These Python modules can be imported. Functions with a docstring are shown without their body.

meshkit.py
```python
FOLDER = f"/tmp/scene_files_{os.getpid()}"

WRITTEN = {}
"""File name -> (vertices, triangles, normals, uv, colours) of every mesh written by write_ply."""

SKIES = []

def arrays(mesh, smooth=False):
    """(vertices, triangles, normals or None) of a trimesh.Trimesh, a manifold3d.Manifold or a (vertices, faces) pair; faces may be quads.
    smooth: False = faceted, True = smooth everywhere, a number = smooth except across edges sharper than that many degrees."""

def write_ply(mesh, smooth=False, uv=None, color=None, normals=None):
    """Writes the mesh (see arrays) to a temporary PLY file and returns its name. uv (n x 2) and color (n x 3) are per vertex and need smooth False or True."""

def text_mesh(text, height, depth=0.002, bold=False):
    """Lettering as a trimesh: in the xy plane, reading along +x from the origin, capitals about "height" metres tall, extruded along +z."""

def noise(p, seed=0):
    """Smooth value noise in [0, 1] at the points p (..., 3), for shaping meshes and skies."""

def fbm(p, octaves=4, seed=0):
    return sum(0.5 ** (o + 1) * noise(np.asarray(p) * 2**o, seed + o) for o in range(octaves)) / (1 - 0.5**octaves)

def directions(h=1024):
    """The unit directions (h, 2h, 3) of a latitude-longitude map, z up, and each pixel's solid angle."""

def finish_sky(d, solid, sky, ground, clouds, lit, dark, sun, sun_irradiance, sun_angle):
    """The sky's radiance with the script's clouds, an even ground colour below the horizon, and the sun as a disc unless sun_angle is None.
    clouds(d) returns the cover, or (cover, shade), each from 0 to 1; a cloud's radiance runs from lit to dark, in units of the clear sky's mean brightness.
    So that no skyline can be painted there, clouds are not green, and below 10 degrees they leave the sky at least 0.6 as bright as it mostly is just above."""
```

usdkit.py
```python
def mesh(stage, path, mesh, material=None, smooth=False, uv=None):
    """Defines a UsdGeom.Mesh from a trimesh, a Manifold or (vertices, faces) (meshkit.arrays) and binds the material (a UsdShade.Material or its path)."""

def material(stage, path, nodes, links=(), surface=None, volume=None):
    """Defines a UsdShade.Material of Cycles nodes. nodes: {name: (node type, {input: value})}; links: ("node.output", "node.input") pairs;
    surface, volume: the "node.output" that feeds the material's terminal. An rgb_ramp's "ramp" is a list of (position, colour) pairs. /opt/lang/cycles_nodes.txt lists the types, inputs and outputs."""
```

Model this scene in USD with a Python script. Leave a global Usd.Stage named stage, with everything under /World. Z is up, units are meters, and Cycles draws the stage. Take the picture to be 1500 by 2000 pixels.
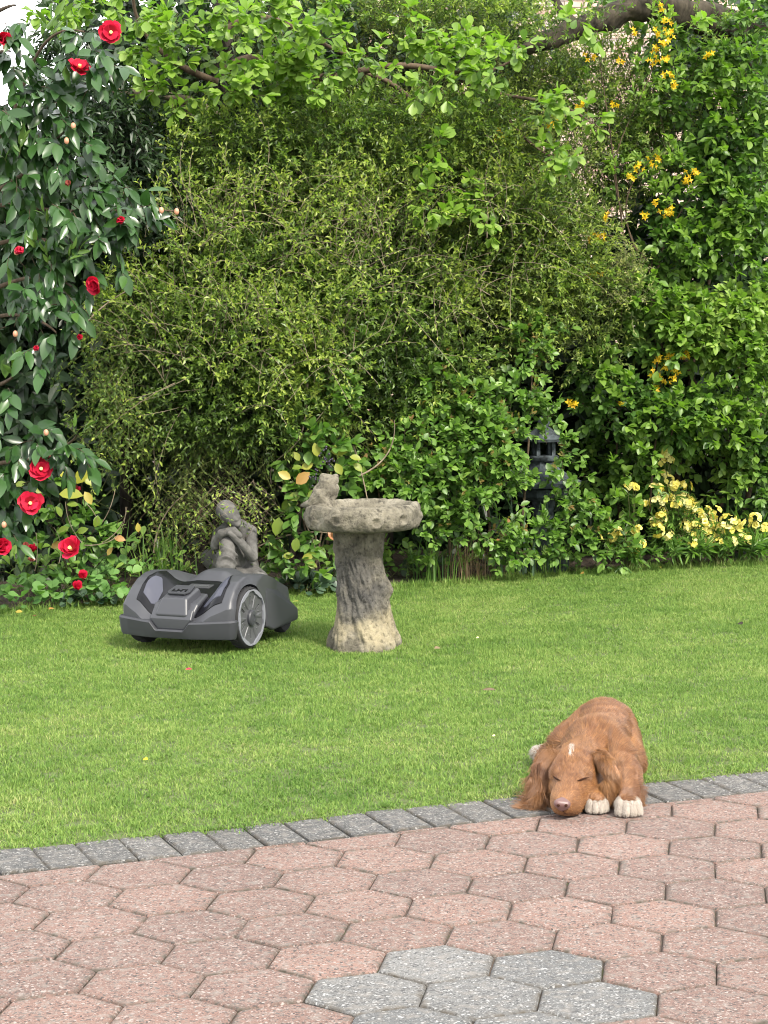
import math, random
import numpy as np, trimesh, manifold3d as m3, shapely.geometry as sg, shapely.affinity as sa
from shapely.ops import unary_union
import usdkit, meshkit
from pxr import Usd, UsdGeom, UsdLux, UsdShade, Gf, Sdf, Vt

stage = Usd.Stage.CreateInMemory()
UsdGeom.SetStageUpAxis(stage, 'Z'); UsdGeom.SetStageMetersPerUnit(stage, 1.0)
UsdGeom.Xform.Define(stage, '/World'); UsdGeom.Scope.Define(stage, '/World/Looks')

# ---------------------------------------------------------------- camera
FPX, PITCH, ROLL, CH = 4020.58, 0.0948625, 0.0115659, 1.16523      # focal length in pixels of a 1500 px wide picture
EXPOSURE = 2.42
cam = UsdGeom.Camera.Define(stage, '/World/camera')
_cr, _sr, _cp, _sp = math.cos(ROLL), math.sin(ROLL), math.cos(PITCH), math.sin(PITCH)
_X, _U, _Fw = np.array([1, 0, 0.]), np.array([0, _sp, _cp]), np.array([0, _cp, -_sp])
_R, _Up = _cr * _X - _sr * _U, _sr * _X + _cr * _U
_m = np.eye(4); _m[0, :3], _m[1, :3], _m[2, :3], _m[3, :3] = _R, _Up, -_Fw, (0, 0, CH)
cam.AddTransformOp().Set(Gf.Matrix4d(_m.tolist()))
cam.CreateFocalLengthAttr(50.0); cam.CreateHorizontalApertureAttr(50.0 * 1500 / FPX); cam.CreateVerticalApertureAttr(50.0 * 2000 / FPX)
cam.CreateClippingRangeAttr(Gf.Vec2f(0.05, 1000)); cam.CreateExposureAttr(EXPOSURE)
cam.CreateFStopAttr(0.0)

# ---------------------------------------------------------------- sky and hazy sun
SUN_EL, SUN_AZ = math.radians(44), math.radians(148)         # azimuth clockwise from +y: to the right and a little behind the camera
SUN_I, SKY_S = 0.4, 0.15
sd = np.array([math.sin(SUN_AZ) * math.cos(SUN_EL), math.cos(SUN_AZ) * math.cos(SUN_EL), math.sin(SUN_EL)])
sky_mat = usdkit.material(stage, '/World/Looks/sky', {
    'sky': ('sky_texture', {'sky_type': 'single_scattering', 'sun_disc': False, 'sun_elevation': SUN_EL, 'sun_rotation': SUN_AZ, 'aerosol_density': 3.0}),
    'tc': ('texture_coordinate', {}),
    'mp': ('mapping', {'scale': (1.0, 1.0, 2.2)}),
    'n': ('noise_texture', {'scale': 1.6, 'detail': 6.0, 'roughness': 0.55}),
    'cover': ('rgb_ramp', {'ramp': [(0.25, (0.78, 0.78, 0.78)), (0.55, (1, 1, 1))]}),
    'tone': ('rgb_ramp', {'ramp': [(0.3, (2.4, 2.46, 2.55)), (0.75, (4.5, 4.5, 4.5))]}),
    'mx': ('mix', {'mix_type': 'mix', 'use_clamp': False}),
    'bg': ('background_shader', {'strength': SKY_S})},
    [('tc.generated', 'mp.vector'), ('mp.vector', 'n.vector'), ('n.fac', 'cover.fac'), ('n.fac', 'tone.fac'), ('cover.color', 'mx.fac'),
     ('sky.color', 'mx.color1'), ('tone.color', 'mx.color2'), ('mx.color', 'bg.color')], surface='bg.background')
dome = UsdLux.DomeLight.Define(stage, '/World/sky'); dome.CreateIntensityAttr(1.0)
UsdShade.MaterialBindingAPI.Apply(dome.GetPrim()).Bind(sky_mat)
sun = UsdLux.DistantLight.Define(stage, '/World/sun')
sun.CreateIntensityAttr(SUN_I); sun.CreateAngleAttr(10.0); sun.CreateNormalizeAttr(True); sun.CreateColorAttr(Gf.Vec3f(1.0, 0.93, 0.82))
_z = sd; _x = np.cross([0, 0, 1.], _z); _x /= np.linalg.norm(_x); _y = np.cross(_z, _x)
_m = np.eye(4); _m[0, :3], _m[1, :3], _m[2, :3] = _x, _y, _z
sun.AddTransformOp().Set(Gf.Matrix4d(_m.tolist()))

# ---------------------------------------------------------------- helpers
def at(px, py, z=0., D=None):
    """The world point seen at pixel (px, py) of the 1500 x 2000 photograph, at height z or at depth y = D."""
    a, b = (px - 750) / FPX, (1000 - py) / FPX
    X, U = _cr * a + _sr * b, -_sr * a + _cr * b
    d = np.array([X, _cp + U * _sp, -_sp + U * _cp])
    t = (z - CH) / d[2] if D is None else D / d[1]
    return np.array([0, 0, CH]) + t * d
def to_px(p):
    p = np.asarray(p, float); Z = p[..., 2] - CH
    d, u = p[..., 1] * _cp - Z * _sp, p[..., 1] * _sp + Z * _cp
    x, y = p[..., 0] / d * FPX, u / d * FPX
    return np.stack([750 + _cr * x - _sr * y, 1000 - (_sr * x + _cr * y)], -1)

_used = {}
def numbered(parent, name):
    k = _used.setdefault(parent, {}); n = k.get(name, -1) + 1; k[name] = n
    return f'{parent}/{name}' if n == 0 else f'{parent}/{name}_{n:03d}'
def tag(prim, label=None, cat=None, group=None, kind=None):
    for k, v in (('label', label), ('category', cat), ('group', group), ('kind', kind)):
        if v: prim.SetCustomDataByKey(k, v)
def thing(name, label, cat, loc=(0, 0, 0), rotz=0., group=None, kind=None):
    p = numbered('/World', name); x = UsdGeom.Xform.Define(stage, p)
    x.AddTranslateOp().Set(Gf.Vec3d(*map(float, loc)))
    if rotz: x.AddRotateZOp().Set(math.degrees(rotz))
    tag(x.GetPrim(), label, cat, group, kind)
    return p
def part(parent, name, mesh, mat, smooth=False, label=None, kind=None, tone=None):
    p = numbered(parent, name)
    m = usdkit.mesh(stage, p, mesh, mat, smooth=smooth)
    if tone is not None:
        UsdGeom.PrimvarsAPI(m).CreatePrimvar('tone', Sdf.ValueTypeNames.FloatArray, 'vertex').Set(Vt.FloatArray.FromNumpy(np.asarray(tone, np.float32)))
    tag(m.GetPrim(), label, None, None, kind)
    return p
def top(name, mesh, mat, label=None, cat=None, group=None, kind=None, smooth=False):
    p = numbered('/World', name); m = usdkit.mesh(stage, p, mesh, mat, smooth=smooth); tag(m.GetPrim(), label, cat, group, kind); return p
def copy_of(src, name, label, cat, loc, rotz=0., group=None, scale=None):
    p = numbered('/World', name); x = UsdGeom.Xform.Define(stage, p)
    x.GetPrim().GetReferences().AddInternalReference(src); x.GetPrim().SetInstanceable(True)
    x.ClearXformOpOrder(); x.AddTranslateOp(opSuffix='c').Set(Gf.Vec3d(*map(float, loc))); x.AddRotateZOp(opSuffix='c').Set(math.degrees(rotz))
    if scale: x.AddScaleOp(opSuffix='c').Set(Gf.Vec3f(scale, scale, scale))
    tag(x.GetPrim(), label, cat, group); return p
def instancer(path, protos, idx, pos, quat, scale):
    """A PointInstancer; protos are (mesh, material, tone) built under it."""
    pi = UsdGeom.PointInstancer.Define(stage, path); targets = []
    UsdGeom.Scope.Define(stage, path + '/kinds')
    for i, (mesh, mat, tone) in enumerate(protos):
        p = part(path + '/kinds', 'tuft', mesh, mat, tone=tone); targets.append(Sdf.Path(p))
    pi.CreatePrototypesRel().SetTargets(targets)
    pi.CreateProtoIndicesAttr(Vt.IntArray.FromNumpy(np.asarray(idx, np.int32)))
    pi.CreatePositionsAttr(Vt.Vec3fArray.FromNumpy(np.asarray(pos, np.float32)))
    pi.CreateOrientationsAttr(Vt.QuathArray([Gf.Quath(float(q[0]), float(q[1]), float(q[2]), float(q[3])) for q in quat]))
    pi.CreateScalesAttr(Vt.Vec3fArray.FromNumpy(np.asarray(scale, np.float32)))
    return pi

_nmat = [0]
def M(name, nodes, links=(), surface='p.BSDF'):
    return usdkit.material(stage, '/World/Looks/' + name, nodes, links, surface=surface)
def plain(name, col, rough=0.5, metal=0., spec=0.5, coat=0., bump=None, vary=0.0, vscale=6.0):
    nodes = {'p': ('principled_bsdf', {'base_color': col, 'roughness': rough, 'metallic': metal, 'specular_ior_level': spec, 'coat_weight': coat})}
    links = []
    if vary:
        nodes['g'] = ('texture_coordinate', {}); nodes['n'] = ('noise_texture', {'scale': vscale, 'detail': 5.0, 'roughness': 0.6})
        nodes['r'] = ('rgb_ramp', {'ramp': [(0.3, tuple(c * (1 - vary) for c in col)), (0.7, tuple(min(1, c * (1 + vary)) for c in col))]})
        links += [('g.object', 'n.vector'), ('n.fac', 'r.fac'), ('r.color', 'p.base_color')]
    if bump:
        nodes['gb'] = ('texture_coordinate', {}); nodes['nb'] = ('noise_texture', {'scale': bump[0], 'detail': 4.0}); nodes['b'] = ('bump', {'strength': bump[1], 'distance': bump[2]})
        links += [('gb.object', 'nb.vector'), ('nb.fac', 'b.height'), ('b.normal', 'p.normal')]
    return M(name, nodes, links)
def unit(v):
    v = np.asarray(v, float); return v / (np.linalg.norm(v, axis=-1, keepdims=True) + 1e-12)
def cat_mesh(ms):
    V, Fc, n = [], [], 0
    for v, f in ms:
        V.append(v); Fc.append(np.asarray(f) + n); n += len(v)
    return np.vstack(V), np.vstack(Fc)
def tubes(P, rad, sides=4, caps=False):
    """P (n, k, 3) polylines, rad (n, k) or (k,): tapered tubes as one (V, F)."""
    P = np.asarray(P, float); n, k, _ = P.shape; rad = np.broadcast_to(rad, (n, k))
    t = unit(np.gradient(P, axis=1))
    a = np.cross(t, np.where(np.abs(t[..., 2:]) < 0.9, [0, 0, 1.], [1., 0, 0])); a = unit(a); b = np.cross(t, a)
    ang = np.arange(sides) * 2 * np.pi / sides
    V = P[:, :, None] + rad[:, :, None, None] * (np.cos(ang)[:, None] * a[:, :, None] + np.sin(ang)[:, None] * b[:, :, None])
    i, j = np.meshgrid(np.arange(k - 1), np.arange(sides), indexing='ij'); jn = (j + 1) % sides
    q = np.stack([i * sides + j, i * sides + jn, (i + 1) * sides + jn, (i + 1) * sides + j], -1).reshape(-1, 4)
    f = np.vstack([q[:, [0, 1, 2]], q[:, [0, 2, 3]]])
    F_ = (f[None] + (np.arange(n) * k * sides)[:, None, None]).reshape(-1, 3)
    return V.reshape(-1, 3), F_
def spline(pts, n=12):
    """Smooth polyline through points."""
    from scipy.interpolate import CubicSpline
    pts = np.asarray(pts, float); d = np.r_[0, np.cumsum(np.linalg.norm(np.diff(pts, axis=0), axis=1))]
    return CubicSpline(d, pts)(np.linspace(0, d[-1], n))
def limb(pts, radii, n=24, sides=10, rough=0.0, seed=0):
    """A branch or trunk through points with radii, with a knobbly surface."""
    P = spline(pts, n); d = np.r_[0, np.cumsum(np.linalg.norm(np.diff(np.asarray(pts, float), axis=0), axis=1))]
    r = np.interp(np.linspace(0, d[-1], n), d, radii)
    V, Fc = tubes(P[None], r[None], sides)
    if rough:
        c = np.repeat(P, sides, 0); o = V - c
        V = c + o * (1 + rough * (meshkit.fbm(V * 14, 3, seed)[:, None] - 0.5) * 2)
    return V, Fc
def skin(bones, joints, refine, smooth_it=8, shrink=True):
    """One continuous body: hulls of spheres at the joints, joined, refined and smoothed. joints {name: (pos, r)}."""
    ms = []
    for b in bones:
        parts = [m3.Manifold.sphere(joints[j][1], 20).translate(tuple(map(float, joints[j][0]))) for j in b]
        ms.append(m3.Manifold.batch_hull(parts) if len(parts) > 1 else parts[0])
    body = m3.Manifold.batch_boolean(ms, m3.OpType.Add).refine_to_length(refine)
    m = body.to_mesh(); t = trimesh.Trimesh(m.vert_properties[:, :3], m.tri_verts, process=True)
    if smooth_it: trimesh.smoothing.filter_taubin(t, lamb=0.5, nu=0.45, iterations=smooth_it)
    return t
def extrude(poly, h):
    gs = getattr(poly, 'geoms', [poly])
    return trimesh.util.concatenate([trimesh.creation.extrude_polygon(g, h, engine='earcut') for g in gs if g.area > 1e-9])
RNG = np.random.default_rng(7)
# ---------------------------------------------------------------- materials of the ground
def speckle(name, base, dark, light, big=0.12, worn=(0.33, 0.30, 0.27)):
    """Exposed-aggregate concrete: paste with dark and pale grains."""
    return M(name, {
        'g': ('geometry', {}), 'oi': ('object_info', {}),
        'v': ('voronoi_texture', {'scale': 235.0}), 'sx': ('separate_color', {}),
        'v2': ('voronoi_texture', {'scale': 420.0}), 'sx2': ('separate_color', {}),
        'n': ('noise_texture', {'scale': 2.6, 'detail': 6.0, 'roughness': 0.6}), 'n2': ('noise_texture', {'scale': 45.0, 'detail': 3.0}),
        'paste': ('rgb_ramp', {'ramp': [(0.3, tuple(c * 0.80 for c in base)), (0.7, tuple(c * 1.12 for c in base))]}),
        'rnd': ('rgb_ramp', {'ramp': [(0.0, (0.80, 0.80, 0.80)), (1.0, (1.14, 1.10, 1.06))]}), 'mr': ('mix', {'mix_type': 'multiply', 'fac': 1.0}),
        'kd': ('rgb_ramp', {'ramp': [(0.0, (1, 1, 1)), (0.10, (.8, .8, .8)), (0.13, (0, 0, 0))], 'interpolate': True}),
        'kl': ('rgb_ramp', {'ramp': [(0.0, (0, 0, 0)), (0.935, (0, 0, 0)), (0.955, (.85, .85, .85))]}),
        'kd2': ('rgb_ramp', {'ramp': [(0.0, (.55, .55, .55)), (0.26, (.5, .5, .5)), (0.30, (0, 0, 0))]}),
        'kl2': ('rgb_ramp', {'ramp': [(0.0, (0, 0, 0)), (0.87, (0, 0, 0)), (0.9, (.5, .5, .5))]}),
        'wn': ('rgb_ramp', {'ramp': [(0.48, (0, 0, 0)), (0.72, (0.6, 0.6, 0.6))]}),
        'm0': ('mix', {'color2': dark}), 'm00': ('mix', {'color2': light}), 'm1': ('mix', {'color2': dark}), 'm2': ('mix', {'color2': light}), 'm3': ('mix', {'color2': tuple(c * 0.5 for c in worn)}),
        'at': ('attribute', {'attribute': 'tone'}), 'dirt_shade': ('math', {'math_type': 'multiply_add', 'value2': 2.6, 'value3': -0.95}), 'dsum': ('math', {'math_type': 'multiply', 'use_clamp': True}), 'm4': ('mix', {'color2': (0.046, 0.039, 0.029)}), 'da': ('math', {'math_type': 'multiply', 'value2': 1.3}),  # edge dirt, painted wide to stand in for shade along the joints too
        'b': ('bump', {'strength': 0.6, 'distance': 0.002}), 'p': ('principled_bsdf', {'roughness': 0.85, 'specular_ior_level': 0.3})},
        [('g.position', 'v.vector'), ('g.position', 'v2.vector'), ('g.position', 'n.vector'), ('g.position', 'n2.vector'), ('v.color', 'sx.color'), ('v2.color', 'sx2.color'),
         ('n.fac', 'paste.fac'), ('paste.color', 'mr.color1'), ('oi.random', 'rnd.fac'), ('rnd.color', 'mr.color2'),
         ('mr.color', 'm0.color1'), ('sx2.r', 'kd2.fac'), ('kd2.color', 'm0.fac'), ('m0.color', 'm00.color1'), ('sx2.g', 'kl2.fac'), ('kl2.color', 'm00.fac'),
         ('m00.color', 'm1.color1'), ('sx.r', 'kd.fac'), ('kd.color', 'm1.fac'), ('m1.color', 'm2.color1'), ('sx.g', 'kl.fac'), ('kl.color', 'm2.fac'),
         ('m2.color', 'm3.color1'), ('n2.fac', 'wn.fac'), ('wn.color', 'm3.fac'), ('n2.fac', 'dirt_shade.value1'), ('at.fac', 'da.value1'), ('da.value', 'dsum.value1'), ('dirt_shade.value', 'dsum.value2'), ('m3.color', 'm4.color1'), ('dsum.value', 'm4.fac'), ('m4.color', 'p.base_color'), ('sx.b', 'b.height'), ('b.normal', 'p.normal')])
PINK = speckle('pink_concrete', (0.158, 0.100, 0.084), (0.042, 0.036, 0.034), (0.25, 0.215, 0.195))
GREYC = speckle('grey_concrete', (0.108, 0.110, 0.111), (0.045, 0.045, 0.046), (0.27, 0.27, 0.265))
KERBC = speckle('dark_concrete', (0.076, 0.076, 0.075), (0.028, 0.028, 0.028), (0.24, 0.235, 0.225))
SOIL = M('soil', {'g': ('geometry', {}), 'n': ('noise_texture', {'scale': 40.0, 'detail': 6.0, 'roughness': 0.65}), 'r': ('rgb_ramp', {'ramp': [(0.3, (0.018, 0.013, 0.009)), (0.7, (0.075, 0.052, 0.036))]}),
    'b': ('bump', {'strength': 0.9, 'distance': 0.02}), 'p': ('principled_bsdf', {'roughness': 0.95})},
    [('g.position', 'n.vector'), ('n.fac', 'r.fac'), ('r.color', 'p.base_color'), ('n.fac', 'b.height'), ('b.normal', 'p.normal')])
TURF = M('turf', {'g': ('geometry', {}), 'n': ('noise_texture', {'scale': 60.0, 'detail': 5.0}), 'r': ('rgb_ramp', {'ramp': [(0.3, (0.03, 0.045, 0.012)), (0.7, (0.09, 0.11, 0.03))]}), 'p': ('principled_bsdf', {'roughness': 0.95})},
    [('g.position', 'n.vector'), ('n.fac', 'r.fac'), ('r.color', 'p.base_color')])
JOINT = M('joint_sand', {'g': ('geometry', {}), 'n': ('noise_texture', {'scale': 22.0, 'detail': 5.0}), 'n2': ('noise_texture', {'scale': 260.0, 'detail': 2.0}),
    'r': ('rgb_ramp', {'ramp': [(0.35, (0.035, 0.027, 0.02)), (0.55, (0.075, 0.052, 0.04)), (0.70, (0.04, 0.05, 0.012))]}), 'b': ('bump', {'strength': 0.8, 'distance': 0.003}), 'p': ('principled_bsdf', {'roughness': 0.95})},
    [('g.position', 'n.vector'), ('n.fac', 'r.fac'), ('r.color', 'p.base_color'), ('g.position', 'n2.vector'), ('n2.fac', 'b.height'), ('b.normal', 'p.normal')])

# ---------------------------------------------------------------- edges of patio, kerb, lawn and bed
KD = unit(np.array([0.930, 0.3675])); KN = np.array([-KD[1], KD[0]])       # along the kerb, and from the patio towards the lawn
K0 = np.array([-0.721, 4.293])                                             # a joint on the kerb's patio side
def kerb_pt(s, d):
    return K0 + KD * s + KN * d
def bed_edge(x):
    """y of the lawn's far edge, where the planted bed starts."""
    return np.interp(x, [-6, -2.2, -1.55, -0.6, 0.02, 0.7, 1.2, 1.8, 2.6, 6], [8.0, 8.1, 8.2, 8.62, 8.80, 9.15, 9.38, 9.50, 9.6, 9.9])
def sheet(poly, z, name, mat, **k):
    t = extrude(poly, 0.02); t.apply_translation([0, 0, z - 0.02]); return top(name, t, mat, kind='structure', **k)
gx = np.array([[-60, -40], [60, -40], [60, 90], [-60, 90]], float)
gnd = trimesh.creation.box([240, 240, 0.04]); gnd.apply_translation([0, 40, -0.10])
top('ground', gnd, SOIL, kind='structure')
far = [(x, float(bed_edge(x))) for x in np.linspace(-6, 6, 90)]
lawn_poly = sg.Polygon([tuple(kerb_pt(-6.5, 0.195)), tuple(kerb_pt(7.5, 0.195))] + far[::-1])
bed_poly = sg.Polygon(far + [(6, 15), (-6, 15)])
sheet(lawn_poly, 0.0, 'lawn', TURF)
def bed_mesh():
    xs, ds = np.linspace(-6, 6, 121), np.r_[0, np.linspace(0.03, 1.5, 40), 3, 7]
    X, Dd = np.meshgrid(xs, ds, indexing='ij'); Y = bed_edge(X) + Dd
    P = np.stack([X, Y, np.zeros_like(X)], -1); P[..., 2] = -0.012 + 0.05 * np.clip(Dd * 0.8, 0, 1) + 0.05 * (meshkit.fbm(P * 9, 3, 5) - 0.5) * np.clip(Dd * 8, 0, 1)
    n, m = X.shape; i, j = np.meshgrid(np.arange(n - 1), np.arange(m - 1), indexing='ij'); a = i * m + j
    q = np.stack([a, a + m, a + m + 1, a + 1], -1).reshape(-1, 4)
    return P.reshape(-1, 3), np.vstack([q[:, [0, 1, 2]], q[:, [0, 2, 3]]])
top('planting_bed', bed_mesh(), SOIL, kind='structure', smooth=True)

# ---------------------------------------------------------------- patio of hexagon pavers
patio_poly = sg.Polygon([tuple(kerb_pt(-6.5, -0.001)), tuple(kerb_pt(7.5, -0.001)), (8, -1.5), (-8, -1.5)])
UsdGeom.Xform.Define(stage, '/World/patio'); tag(stage.GetPrimAtPath('/World/patio'), kind='structure')
PATIO = '/World/patio'; _used['/World'] = {**_used.get('/World', {}), 'patio': 0}
t = extrude(patio_poly, 0.02); t.apply_translation([0, 0, -0.027]); part(PATIO, 'joint_sand', t, JOINT)
YAW, TX, TY, W6 = -0.156266852, 0.57891098, 3.54885505, 0.2
S6 = W6 / math.sqrt(3)
def lattice(c, r):
    X, Y = c * W6 / 2, -r * 1.5 * S6
    return np.array([math.cos(YAW) * X - math.sin(YAW) * Y + TX, math.sin(YAW) * X + math.cos(YAW) * Y + TY])
def slab(poly, thick, rng, zoff=0., cham=0.005, gap=0.0014, jit=0.0007):
    """A paver: the outline with a joint round it, a worn chamfer and a slightly tilted top."""
    poly = poly.buffer(-gap, join_style='mitre')
    if poly.is_empty or poly.area < 4e-4 or poly.geom_type != 'Polygon': return None
    inner = poly.buffer(-cham, join_style='mitre')
    if inner.is_empty or inner.geom_type != 'Polygon' or len(inner.exterior.coords) != len(poly.exterior.coords): return None
    def ring(g, frac):
        c = np.array(g.exterior.coords)[:-1]
        if sg.polygon.LinearRing(g.exterior.coords).is_ccw is False: c = c[::-1]
        return c
    o, i_ = ring(poly, 0), ring(inner, 0)
    k = np.argmin(np.linalg.norm(i_ - o[0], axis=1)); i_ = np.roll(i_, -k, axis=0)
    def sub(c):                                                       # two points per corner so that corners look worn
        nx, pv = np.roll(c, -1, 0), np.roll(c, 1, 0); out = []
        for a, b, d in zip(c, nx, pv):
            e = 0.0025
            out += [a + (d - a) / np.linalg.norm(d - a) * e, a + (b - a) / np.linalg.norm(b - a) * e]
        return np.array(out)
    o, i_ = sub(o), sub(i_); n = len(o); z = zoff + rng.uniform(-0.0012, 0.0012); tilt = rng.normal(0, 0.004, 2); ctr = o.mean(0)
    o = o + rng.normal(0, jit, o.shape); i_ = i_ + rng.normal(0, jit * 1.5, i_.shape)
    rows = [np.c_[o, np.full(n, z - thick)], np.c_[o, np.full(n, z - cham * 0.8)], np.c_[i_ * 0.5 + o * 0.5, np.full(n, z - cham * 0.22)], np.c_[i_, np.full(n, z)]]
    for r_ in rows[1:]: r_[:, 2] += (r_[:, :2] - ctr) @ tilt
    dc = ctr - i_; ld = np.linalg.norm(dc, axis=1, keepdims=True); i2 = i_ + dc / ld * np.minimum(0.012, ld * 0.5); r2 = np.c_[i2, np.full(n, z + 0.0003)]; r2[:, 2] += (i2 - ctr) @ tilt; rows.append(r2)
    V = np.vstack(rows + [np.array([[*ctr, z + 0.0006]])]); Fc = []
    for a in range(4):
        for j in range(n):
            jn = (j + 1) % n; Fc += [[a * n + j, a * n + jn, (a + 1) * n + jn], [a * n + j, (a + 1) * n + jn, (a + 1) * n + j]]
    Fc += [[4 * n + j, 4 * n + (j + 1) % n, 5 * n] for j in range(n)]
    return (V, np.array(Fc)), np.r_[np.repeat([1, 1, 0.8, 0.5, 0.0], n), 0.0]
rng = np.random.default_rng(11)
grey_c = at(945, 1950)[:2]
hexa = [(S6 * math.cos(a), S6 * math.sin(a)) for a in np.radians(np.arange(30, 390, 60)) + YAW]
cells = []
for r in range(-9, 7):
    for c in range(-20, 14):
        if (c + r) % 2 == 0: continue
        ctr = lattice(c, r); q = to_px([*ctr, 0])
        if ctr[1] < 3.05 or not (-260 < q[0] < 1760): continue
        g = sg.Polygon([(ctr[0] + a, ctr[1] + b) for a, b in hexa]).intersection(patio_poly)
        if g.is_empty or g.geom_type != 'Polygon': continue
        cells.append((ctr, g))
gc = min((ctr for ctr, g in cells), key=lambda c: np.linalg.norm(c - grey_c))
for ctr, g in cells:
    grey = np.linalg.norm(ctr - gc) < W6 * 1.05
    s = slab(g, 0.045, rng)
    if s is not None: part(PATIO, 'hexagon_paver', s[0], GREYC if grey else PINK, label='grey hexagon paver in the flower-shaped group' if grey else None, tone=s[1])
# ---------------------------------------------------------------- kerb of dark blocks
UsdGeom.Xform.Define(stage, '/World/kerb'); tag(stage.GetPrimAtPath('/World/kerb'), kind='structure'); _used['/World']['kerb'] = 0
base = extrude(sg.Polygon([tuple(kerb_pt(-3, 0.0015)), tuple(kerb_pt(5, 0.0015)), tuple(kerb_pt(5, 0.192)), tuple(kerb_pt(-3, 0.192))]), 0.02); base.apply_translation([0, 0, -0.031]); part('/World/kerb', 'joint_sand', base, JOINT)
sk = np.cumsum(rng.normal(0.1002, 0.0022, 46)); sk += -np.interp(15, range(46), sk)
for a, b in zip(sk[:-1], sk[1:]):
    g = sg.Polygon([tuple(kerb_pt(a, 0.0)), tuple(kerb_pt(b, 0.0)), tuple(kerb_pt(b, 0.196)), tuple(kerb_pt(a, 0.196))])
    s = slab(g, 0.05, rng, zoff=rng.normal(0.001, 0.0012), cham=0.006, gap=0.0018, jit=0.0012)
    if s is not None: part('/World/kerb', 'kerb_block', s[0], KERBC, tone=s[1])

# ---------------------------------------------------------------- grass
GRASS = M('grass_blades', {
    'g': ('geometry', {}), 'oi': ('object_info', {}), 'a': ('attribute', {'attribute': 'tone'}),
    'n': ('noise_texture', {'scale': 1.7, 'detail': 5.0, 'roughness': 0.6}), 'n2': ('noise_texture', {'scale': 9.0, 'detail': 3.0}),
    'mx': ('math', {'math_type': 'multiply_add', 'value2': 0.95}), 'mx2': ('math', {'math_type': 'multiply_add', 'value2': 0.42}), 'mx3': ('math', {'math_type': 'multiply_add', 'value2': 0.36}), 'mx4': ('math', {'math_type': 'multiply_add', 'value2': 0.3, 'value3': -0.50}),
    'r': ('rgb_ramp', {'ramp': [(0.05, (0.040, 0.094, 0.013)), (0.35, (0.094, 0.175, 0.030)), (0.6, (0.150, 0.235, 0.046)), (0.85, (0.225, 0.285, 0.080)), (1.0, (0.29, 0.29, 0.12))]}),
    'd': ('principled_bsdf', {'roughness': 0.6, 'specular_ior_level': 0.22}), 't': ('translucent_bsdf', {}), 'mc': ('mix_closure', {'fac': 0.3})},
    [('g.position', 'n.vector'), ('g.position', 'n2.vector'), ('n2.fac', 'mx4.value1'), ('n.fac', 'mx.value1'), ('mx4.value', 'mx.value3'), ('a.fac', 'mx2.value1'), ('mx.value', 'mx2.value3'), ('oi.random', 'mx3.value1'), ('mx2.value', 'mx3.value3'), ('mx3.value', 'r.fac'),
     ('r.color', 'd.base_color'), ('r.color', 't.color'), ('d.BSDF', 'mc.closure1'), ('t.BSDF', 'mc.closure2')], surface='mc.closure')
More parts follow.
